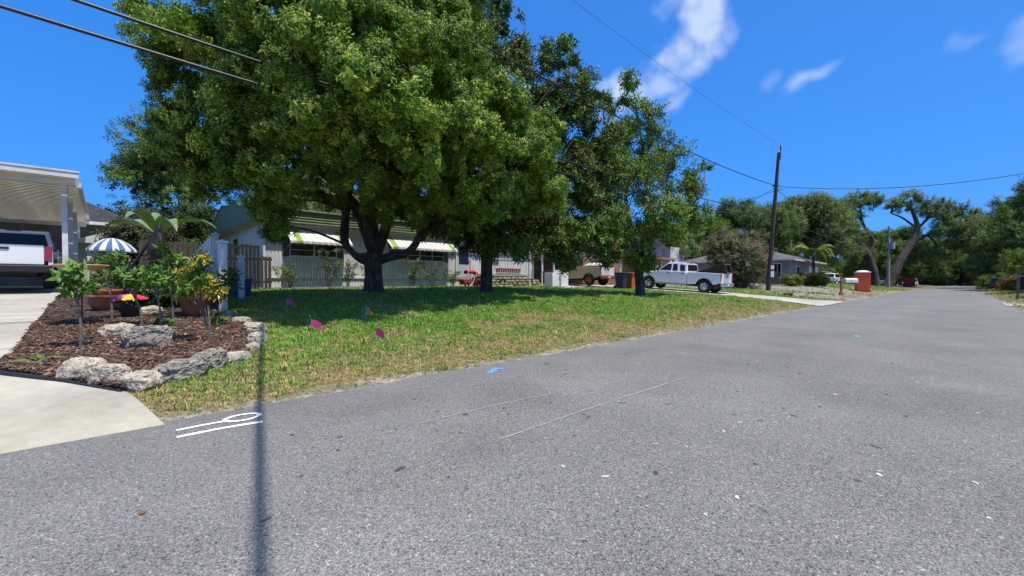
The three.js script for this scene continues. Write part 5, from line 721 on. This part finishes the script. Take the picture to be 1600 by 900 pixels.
// ---------------------------------------------------------------- street furniture and far things
{
  const t = thing('utility_pole', 'leaning wooden utility pole with many cables beside the driveway', 'utility pole', 11.74, 42.47, G(11.74, 42.47)), top = LV(0.85, 12.1);
  part('shaft', taper([V(0, -0.2, 0), LV(0.42, 6), top], [0.2, 0.165, 0.125], 8, 14, 0.05, 3), mat.pole, t);
  part('pole_top_pin', rod(LV(0.98, 11.5), LV(1.02, 12.75), 0.05), mat.pole, t); part('insulator', merge([new THREE.CylinderGeometry(0.07, 0.09, 0.22, 10).translate(...LV(0.86, 12.15).toArray()), new THREE.CylinderGeometry(0.05, 0.05, 0.2, 8).translate(...LV(1.02, 12.8).toArray())]), mat.white, t);
  for (const y of [9.2, 6.9, 6.2]) part('bracket', merge([rod(LV(0.07 * y - 0.3, y), LV(0.07 * y + 0.3, y + 0.03), 0.03), new THREE.CylinderGeometry(0.09, 0.09, 0.14, 10).translate(...LV(0.07 * y - 0.22, y).toArray()).toNonIndexed()]), mat.dark, t);
  for (const [y, hh] of [[2.05, 0.3], [1.45, 0.5]]) part('notice', bx(0.3, hh, 0.02).rotateY(0.9).translate(...LV(0.28, y, 0.17).toArray()), mat.white, t);
  for (const [y, c] of [[9.0, 0.4], [6.4, 0.5], [5.9, 0.6]]) part('drip_loop', taper([LV(0.07 * y, y + 0.1), LV(0.07 * y + c * 0.7, y - 0.25, 0.1), LV(0.07 * y + c, y - 0.05), LV(0.07 * y + c * 1.7, y - 0.12, -0.1)], [0.025, 0.02], 5, 5), mat.wire, t);
}
{ const t = thing('utility_pole', 'wooden utility pole standing past the carport side of the yard', 'utility pole', 9.9, -14, G(9.9, -14)); part('shaft', taper([V(0, -0.2, 0), V(0, 6, 0), V(0, 13, 0)], [0.2, 0.165, 0.125], 6, 12, 0.05, 4), mat.pole, t); part('crossarm', bx(0.1, 0.12, 2.2, 0, 12.4, 0), mat.pole, t); part('bracket', bx(0.1, 0.1, 0.6, 0, 5.8, 0), mat.dark, t); }
{ const t = thing('utility_pole', 'wooden utility pole across the street', 'utility pole', -5.5, 0.3, G(-5.5, 0.3)); part('shaft', taper([V(0, -0.2, 0), V(0, 6, 0), V(0, 11.5, 0)], [0.19, 0.16, 0.12], 6, 12, 0.05, 6), mat.pole, t); part('bracket', bx(0.6, 0.1, 0.1, 0, 10.0, 0), mat.dark, t); }
function cable(label, a, b, sag, r, name = 'overhead_cable') { const pts = []; for (let i = 0; i <= 12; i++) { const t = i / 12, p = a.clone().lerp(b, t); p.y -= sag * 4 * t * (1 - t); pts.push(p); } return solo(name, taper(pts, [r, r], 4, 7), mat.wire, label, 'cable', 'overhead cables'); }
const PT = (y, a = 0.07) => { const q = LV(a * y, y).add(V(-11.74, G(11.74, 42.47), -42.47)); return q; };
cable('topmost thin power line running to the utility pole tip', W3(9.9, 12.8, -14), PT(12.75, 0.08), 0.9, 0.006);
cable('power cable crossing in front of the dark evergreen to the pole', W3(9.9, 10.0, -14), PT(9.2), 1.2, 0.028);
cable('upper thick cable entering the shade tree', W3(9.8, 6.4, -14), PT(6.9), 0.93, 0.03); cable('lower thick cable entering the shade tree', W3(9.8, 5.9, -14), PT(6.2), 0.83, 0.032);
cable('cable sagging from the pole across the street to the right', PT(9.15), W3(-10, 12.3, 62), 1.3, 0.03);
cable('slack house cable from the pole down behind the reddish bush', PT(8.8), W3(27, 5.5, 40), 0.3, 0.018); cable('house cable dropping from the pole towards the grey and brown house', PT(9.1), W3(24, 6.5, 50), 0.4, 0.016);
cable('cable dropping from the pole towards the leaning oaks', PT(8.9), W3(9, 8, 99), 1.5, 0.022); cable('lower communication cable running on along the street', PT(6.6), W3(8.7, 7, 99), 0.8, 0.022); cable('lowest communication cable running on along the street', PT(5.9), W3(8.7, 6.4, 99), 1.0, 0.02);
for (const [k, y] of [[0, 12.4], [1, 11.5]]) cable(k ? 'lower far line over the trees at the end of the street' : 'upper far line over the trees at the end of the street', W3(-10, y, 62), W3(6, y - 1.5, 190), 1.2, 0.03);
cable('thick service bundle crossing high over the street', W3(-5.5, 10.2, 0.3), W3(14.5, 6.9, 4.4), 0.4, 0.034);
// marker flags in the lawn
for (const [d, s, lab, c, t] of [[11.19, 3.21, 'pink marker flag in the shaded lawn near the gate', [0.8, 0.05, 0.32], 0.6], [8.3, 2.8, 'upright pink marker flag at the shadow edge', [0.9, 0.06, 0.3], 0.2], [6.95, 3.42, 'pink marker flag drooping nearest the street', [0.9, 0.06, 0.28], -0.5], [9.05, 4.21, 'pink marker flag beside the blue one', [0.8, 0.1, 0.3], 1.3], [9.12, 4.16, 'blue marker flag next to a pink one', [0.03, 0.15, 0.5], -1.3]]) {
  const f = thing('marker_flag', lab, 'marker flag', d, s, GY(d, s), 0.8 + t, 'utility marker flags'), pos = [], idx = []; const hh = 0.34;
  for (let i = 0; i <= 5; i++) for (let j = 0; j <= 3; j++) { const u = i / 5, v = j / 3; pos.push(u * 0.17, hh - v * 0.13 - u * u * 0.07, Math.sin(u * 4 + v) * 0.018); if (i && j) { const o = i * 4 + j; idx.push(o - 5, o - 1, o, o - 5, o, o - 4); } }
  const g = new THREE.BufferGeometry(); g.setAttribute('position', new THREE.Float32BufferAttribute(pos, 3)); g.setIndex(idx); g.computeVertexNormals(); part('flag', g, M(...c, 0.6, { transmission: 0.3, thickness: 0 }), f); part('wire_stake', rod(V(0, -0.03, 0), V(0, hh + 0.01, 0), 0.0035), mat.alu, f);
}
{ const t = thing('portable_toilet', 'orange portable toilet with white domed roof by the street', 'portable toilet', 7.4, 59.9, G(7.4, 59.9), Math.PI / 2 + 0.35), m = M(0.7, 0.085, 0.018, 0.5); part('body', rb(1.15, 2.05, 1.15, 0, 1.05, 0, 0.04), m, t); part('skid', bx(1.25, 0.1, 1.25, 0, 0.05, 0), mat.dark, t); part('roof', merge([rb(1.22, 0.12, 1.22, 0, 2.1, 0, 0.05), new THREE.SphereGeometry(0.58, 20, 8, 0, 6.2832, 0, 1.5).scale(1, 0.32, 1).translate(0, 2.14, 0).toNonIndexed()]), mat.white, t); const dr = part('door', rb(0.8, 1.75, 0.04, 0, 1.0, 0.585, 0.02), m, t); part('notice', bx(0.4, 0.24, 0.02, 0, 1.62, 0.612), M(0.4, 0.42, 0.5, 0.6), dr); part('handle', bx(0.05, 0.16, 0.04, 0.32, 1.0, 0.62), mat.dark, dr); for (let i = 0; i < 4; i++) part('rib', bx(0.03, 1.7, 0.1, 0.585, 1.0, -0.38 + i * 0.25), M(0.7, 0.3, 0.2, 0.6), t); }
{ const t = thing('mailbox', 'white mailbox on a reddish wooden post by the street', 'mailbox', 6.94, 45.0, G(6.94, 45.0), Math.PI / 2 - 0.8), m = M(0.28, 0.08, 0.06, 0.8); part('post', rb(0.12, 1.55, 0.12, 0, 0.75, 0, 0.01), m, t); part('arm', bx(1.1, 0.08, 0.1, 0.55, 1.0, 0), m, t); part('box', prism([[-0.2, 0], [0.2, 0], [0.2, 0.22], [0.14, 0.33], [0, 0.38], [-0.14, 0.33], [-0.2, 0.22]], 1.0, 0.01).rotateY(Math.PI / 2).translate(0.75, 1.05, 0), mat.white, t); part('foot', rb(0.24, 0.3, 0.24, 0, 0.12, 0, 0.02), M(0.5, 0.1, 0.08, 0.8), t); }
{ const t = thing('street_light_pole', 'grey concrete pole with a transformer box near the oaks', 'pole', 8.7, 99, G(8.7, 99)); part('shaft', taper([V(0, -0.2, 0), V(0, 6, 0), V(0, 10.6, 0)], [0.24, 0.2, 0.15], 4, 10), M(0.3, 0.31, 0.32, 0.9), t); part('transformer', new THREE.CylinderGeometry(0.35, 0.35, 1.1, 14).translate(0.5, 7.2, 0.1), M(0.35, 0.37, 0.4, 0.5), t); part('arm', rod(V(0, 9.6, 0), V(1.8, 10.0, 0.6), 0.06), mat.alu, t); }
{ const t = thing('dumpster', 'small red dumpster far down the street', 'dumpster', 7.2, 118, G(7.2, 118), Math.PI / 2); const m = M(0.4, 0.03, 0.03, 0.6); part('body', prism([[-1.3, 0.1], [1.3, 0.1], [1.4, 1.9], [-1.4, 1.9]], 1.6, 0.03), m, t); part('lid', rb(2.9, 0.1, 1.7, 0, 1.97, 0, 0.03), mat.dark, t); for (let i = 0; i < 4; i++) part('rib', bx(0.08, 1.7, 0.08, -1 + i * 0.66, 1, 0.83), m, t); }
{ const t = thing('hose_coil', 'dark coil of hose lying on the far edge of the driveway', 'hose', 8.3, 34.6, G(8.3, 34.6)); for (let i = 0; i < 3; i++) part('loop', new THREE.TorusGeometry(0.2 + i * 0.05, 0.035, 6, 20).rotateX(1.2 + i * 0.15).translate(0, 0.1 + i * 0.05, 0), M(0.16, 0.07, 0.06, 0.7), t); }
// hedges, palm, bushes
function hedge(label, d, s, w, h, tn) { const t = thing('clipped_hedge', label, 'hedge', d, s, G(d, s) - 0.05), b = t.position, cl = [], r = rng(Math.round(s * 7)); for (let i = 0; i < 26; i++) { const a = (r() - 0.5) * w * 0.78, y = h * (0.2 + 0.58 * r()), c = (r() - 0.5) * w * 0.6, p = LV(a, y, c).add(b); cl.push([-p.x, -p.z, p.y, h * 0.22]); } part('stems', merge([0, 1, 2, 3].map((i) => rod(LV((i - 1.5) * w * 0.2, 0), LV((i - 1.5) * w * 0.22, h * 0.6), 0.05))), mat.bark, t); foliage('foliage', t, b, cl, midSprig, leafC, 22, tn, 61, { subs: 12, tuft: 1.3 }); }
hedge('dark green clipped hedge before the grey house', 10.4, 52.7, 2.7, 1.6, tint([0.03, 0.055, 0.015], [0.07, 0.11, 0.025])); hedge('bright yellow green clipped hedge beside the darker one', 11.8, 50.2, 1.7, 1.15, tint([0.14, 0.22, 0.03], [0.26, 0.34, 0.05]));
{ const t = thing('feather_palm', 'small palm with arching yellow green fronds beside the grey house', 'palm', 11.9, 60, G(11.9, 60)), lm = M(0.17, 0.23, 0.03, 0.9, { transmission: 0.25, thickness: 0, specularIntensity: 0.2 }); part('trunk', taper([V(0, -0.1, 0), V(0.05, 1.6, 0), V(0, 3.3, 0)], [0.2, 0.15, 0.13], 6, 10, 0.08, 2), mat.barkGrey, t); part('crownshaft', taper([V(0, 3.3, 0), V(0, 4.0, 0)], [0.13, 0.07], 4, 8), M(0.2, 0.25, 0.08, 0.6), t); for (let i = 0; i < 17; i++) part('frond', feather(2.6, 1.0 + (i % 4) * 0.28, 34, 0.8, i + 3, 1.15 - (i % 3) * 0.2).rotateY(i * 2.4).translate(0, 3.85, 0), lm, t); }
bush('flowering_bush', 'tall grey green bush with some reddish leaves behind the white crew cab pickup', 15.2, 45.2, 5.6, 6.6, { n: 26, tint: tint([0.12, 0.15, 0.06], [0.2, 0.22, 0.1], [0.26, 0.14, 0.09, 0.22]), dens: 9, scale: 1.3 });
bush('flowering_bush', 'low brownish bush before the grey house garage', 12.4, 56.5, 1.3, 1.8, { n: 8, tint: tint([0.1, 0.07, 0.06], [0.14, 0.1, 0.08]) });
// trees: behind the houses, the oaks, both sides of the street
const oak = tint([0.13, 0.19, 0.055], [0.25, 0.31, 0.10]), deep = tint([0.08, 0.15, 0.032], [0.18, 0.255, 0.065]), lime = tint([0.11, 0.18, 0.03], [0.2, 0.27, 0.05]);
const back = 'trees behind the houses';
farTree('oak_tree', 'airy oak behind the weathered fence', 37.6, 4.4, 10.6, 8.6, { seed: 3, n: 30, tint: deep, geo: midSprig, dens: 9, group: back, low: 0.5 }); farTree('oak_tree', 'oak rising behind the mobile home gable', 38, 12, 8.6, 10, { seed: 4, tint: oak, geo: midSprig, dens: 8, group: back, low: 0.2 });
farTree('oak_tree', 'oak behind the middle of the mobile home', 39, 20, 9, 11, { seed: 6, tint: deep, group: back, low: 0.2 }); farTree('oak_tree', 'oak behind the far end of the mobile home', 40, 30, 10, 11, { seed: 7, tint: deep, group: back, low: 0.2 }); farTree('oak_tree', 'dark tree beside the grey and brown house', 33, 33, 8, 8, { seed: 8, tint: deep, group: back, low: 0.1 });
farTree('oak_tree', 'round green tree behind the reddish bush', 27, 66, 10.5, 10, { seed: 21, tint: lime, group: back }); farTree('oak_tree', 'small green tree left of the utility pole', 30, 60, 8, 9, { seed: 22, tint: oak, group: back }); farTree('oak_tree', 'dark green tree behind the grey house roof', 25, 80, 13.5, 12, { seed: 23, tint: deep, group: back, n: 28 }); farTree('oak_tree', 'dense oak right of the utility pole', 19.5, 92, 15, 14, { seed: 24, tint: oak, n: 34, group: back });
farTree('live_oak', 'leaning live oak bending left beside the grey pole', 11.2, 106, 17, 20, { seed: 31, tint: oak, bark: mat.barkGrey, trunks: [[[[0, -0.2], [-0.6, 3.2], [-1.6, 6], [-4, 9], [-7.5, 12.5]], [0.95, 0.75, 0.6, 0.3]], [[[-1.4, 5.5], [-0.5, 8.5], [-2.5, 12], [-3, 15]], [0.45, 0.3, 0.12]], [[[-3.5, 8.4], [-7, 9.4], [-11, 11]], [0.35, 0.14]]],
  clumps: [[-3, 16.5, 0, 1.9], [-0.5, 16, 0, 1.6], [-5.5, 15.5, 0, 2.1], [-8, 14.4, 0, 2.2], [-10.5, 12.6, 0, 2.0], [-12.5, 10.6, 0, 2], [-9, 11.4, 1, 2.2], [-6.2, 12, 1, 2.1], [-5.5, 9.6, 2, 1.9], [-9, 8.6, 2, 2.1], [-12, 8, 1, 2.1], [-6.5, 7, 2, 1.8], [-10, 6, 1, 2], [-3.5, 13.6, -1, 1.8], [-14, 6.5, 0, 2], [-4, 6.4, 0, 1.5], [-2.4, 4.6, -2, 1.4], [0.6, 6.4, -3, 1.4], [0.8, 4.2, -3, 1.3], [1.2, 8.6, -4, 1.3]], dens: 7 });
farTree('live_oak', 'leaning live oak bending right over the street', 9.8, 110, 17, 20, { seed: 33, tint: oak, bark: mat.barkGrey, trunks: [[[[0, -0.2], [2.2, 4.6], [4.6, 8.6], [5.6, 11.8], [4.4, 15.2]], [0.9, 0.7, 0.5, 0.22]], [[[4.4, 8.4], [7.5, 10], [11, 11.8]], [0.42, 0.28, 0.12]], [[[5.4, 11], [8, 13.6], [9, 15.5]], [0.28, 0.1]], [[[5.2, 11.6], [2.6, 13.4], [0.6, 14.2]], [0.22, 0.1]]],
  clumps: [[4.2, 17, 0, 1.7], [2.6, 15.6, 0, 1.5], [1, 16.2, 0, 1.4], [8, 15.8, 0, 1.9], [10.5, 15, 0, 2], [13, 14.4, 0, 2], [15.4, 13.2, 0, 2], [9, 13, 1, 1.9], [11.6, 12, 1, 2], [14, 11, 1, 2], [16.8, 11, 0, 2], [8.8, 10.4, 1, 1.7], [11.4, 9.4, 1, 1.8], [14, 8.4, 0, 1.9], [7.4, 8.2, -3, 1.5], [8.8, 6.4, -3, 1.7], [6.4, 5.4, -4, 1.6], [11, 6.8, -1, 1.8], [6.8, 14.8, 0, 1.3]], dens: 7 });
const street = 'trees along the street';
farTree('street_tree', 'dark tree low behind the two leaning oaks', 11, 124, 9.5, 10, { seed: 41, tint: deep, low: 0.12, group: street }); farTree('street_tree', 'light green tree between the two leaning oaks', 14.5, 122, 12, 8, { seed: 42, tint: lime, low: 0.2, group: street }); farTree('street_tree', 'green tree over the far parked cars', 10, 142, 14, 13, { seed: 43, tint: deep, low: 0.25, group: street, n: 28 }); farTree('street_tree', 'tree closing the left end of the street', 8, 186, 15, 16, { seed: 44, tint: deep, low: 0.12, n: 30, group: street }); farTree('street_tree', 'tree closing the middle end of the street', 0, 192, 14, 15, { seed: 45, tint: deep, low: 0.1, n: 30, group: street }); farTree('street_tree', 'tree closing the right end of the street', -9, 184, 16, 16, { seed: 46, tint: oak, low: 0.1, n: 30, group: street }); farTree('street_tree', 'farthest tree behind the crossing street', 20, 180, 16, 18, { seed: 47, tint: deep, low: 0.1, n: 30, group: street });
farTree('street_tree', 'tall dark tree on the opposite verge, nearest the frame edge', -12.5, 72, 14, 13, { seed: 51, tint: deep, n: 36, low: 0.12, group: street }); farTree('street_tree', 'broad tree on the opposite verge behind the nearest one', -9.5, 92, 15.5, 14, { seed: 52, tint: deep, n: 36, low: 0.15, group: street }); farTree('street_tree', 'rounded tree on the opposite verge in the middle of the row', -8.5, 114, 15.5, 14, { seed: 53, tint: oak, n: 34, low: 0.15, group: street }); farTree('street_tree', 'farthest tree of the opposite verge row', -7.5, 140, 15, 14, { seed: 54, tint: deep, n: 30, low: 0.15, group: street });
farTree('street_tree', 'slim yellowish tree on the opposite verge with a thin pale trunk', -6.6, 52, 7.2, 4.4, { seed: 55, tint: tint([0.18, 0.2, 0.04], [0.28, 0.27, 0.06]), n: 16, low: 0.42, group: street, bark: mat.barkGrey, geo: midSprig, dens: 9 }); farTree('street_tree', 'fresh green small tree under the opposite verge trees', -5.2, 66, 5.2, 5, { seed: 56, tint: lime, n: 14, low: 0.3, group: street, geo: midSprig, dens: 9 });
for (const [d, s, lab] of [[14, 205, 'low thicket left of the street end'], [5, 208, 'low thicket straight behind the street end'], [-5, 206, 'low thicket right of the street end'], [-16, 200, 'low thicket behind the opposite verge'], [26, 150, 'low thicket behind the far buildings'], [32, 110, 'low thicket behind the white parked car']]) bush('thicket', lab, d, s, 6, 13, { n: 22, tint: deep, geo: farSprig, dens: 5, scale: 1.6 });
bush('verge_bush', 'rust coloured bush on the opposite verge', -4.2, 78, 2.0, 3, { n: 8, tint: tint([0.22, 0.12, 0.04], [0.34, 0.2, 0.07]) }); bush('verge_bush', 'dark bush at the bend of the opposite verge', -4.4, 104, 2.2, 5, { n: 12, tint: deep }); bush('verge_bush', 'broad leafy bush at the frame edge of the opposite verge', -7.5, 60, 2.6, 5, { n: 14, tint: lime });
for (const [d, s, lab] of [[-3.9, 88, 'dark trailer parked on the opposite verge, farther one'], [-5.2, 70, 'dark trailer with pale top on the opposite verge']]) { const t = thing('parked_trailer', lab, 'trailer', d, s, G(d, s)); part('box', rb(2.0, 1.25, 4.2, 0, 1.05, 0, 0.05), M(0.03, 0.032, 0.035, 0.6), t); part('top', rb(2.05, 0.1, 4.3, 0, 1.72, 0, 0.03), M(0.4, 0.4, 0.42, 0.6), t); part('rail', bx(0.05, 0.16, 4.25, 1.02, 0.8, 0), M(0.35, 0.2, 0.12, 0.7), t); for (const z of [-0.7, 0.7]) wheel(t, 0.9, 0.001 + z, 0.32, mat.chrome); t.children.filter((c) => c.name === 'wheel').forEach((w, i) => { w.rotation.y = Math.PI / 2; w.position.set(0.95, 0.32, i ? 0.7 : -0.7); }); }
{ const t = thing('sign_post', 'thin tan wooden post on the opposite verge', 'post', -2.6, 43.5, G(-2.6, 43.5)); part('post', rb(0.12, 2.3, 0.12, 0, 1.1, 0, 0.01), M(0.3, 0.22, 0.14, 0.9, { map: rep(woodMap, 0.6) }), t); part('cap', rb(0.2, 0.06, 0.2, 0, 2.27, 0, 0.015), M(0.34, 0.26, 0.17, 0.9), t); }
renderer.render(scene, camera);
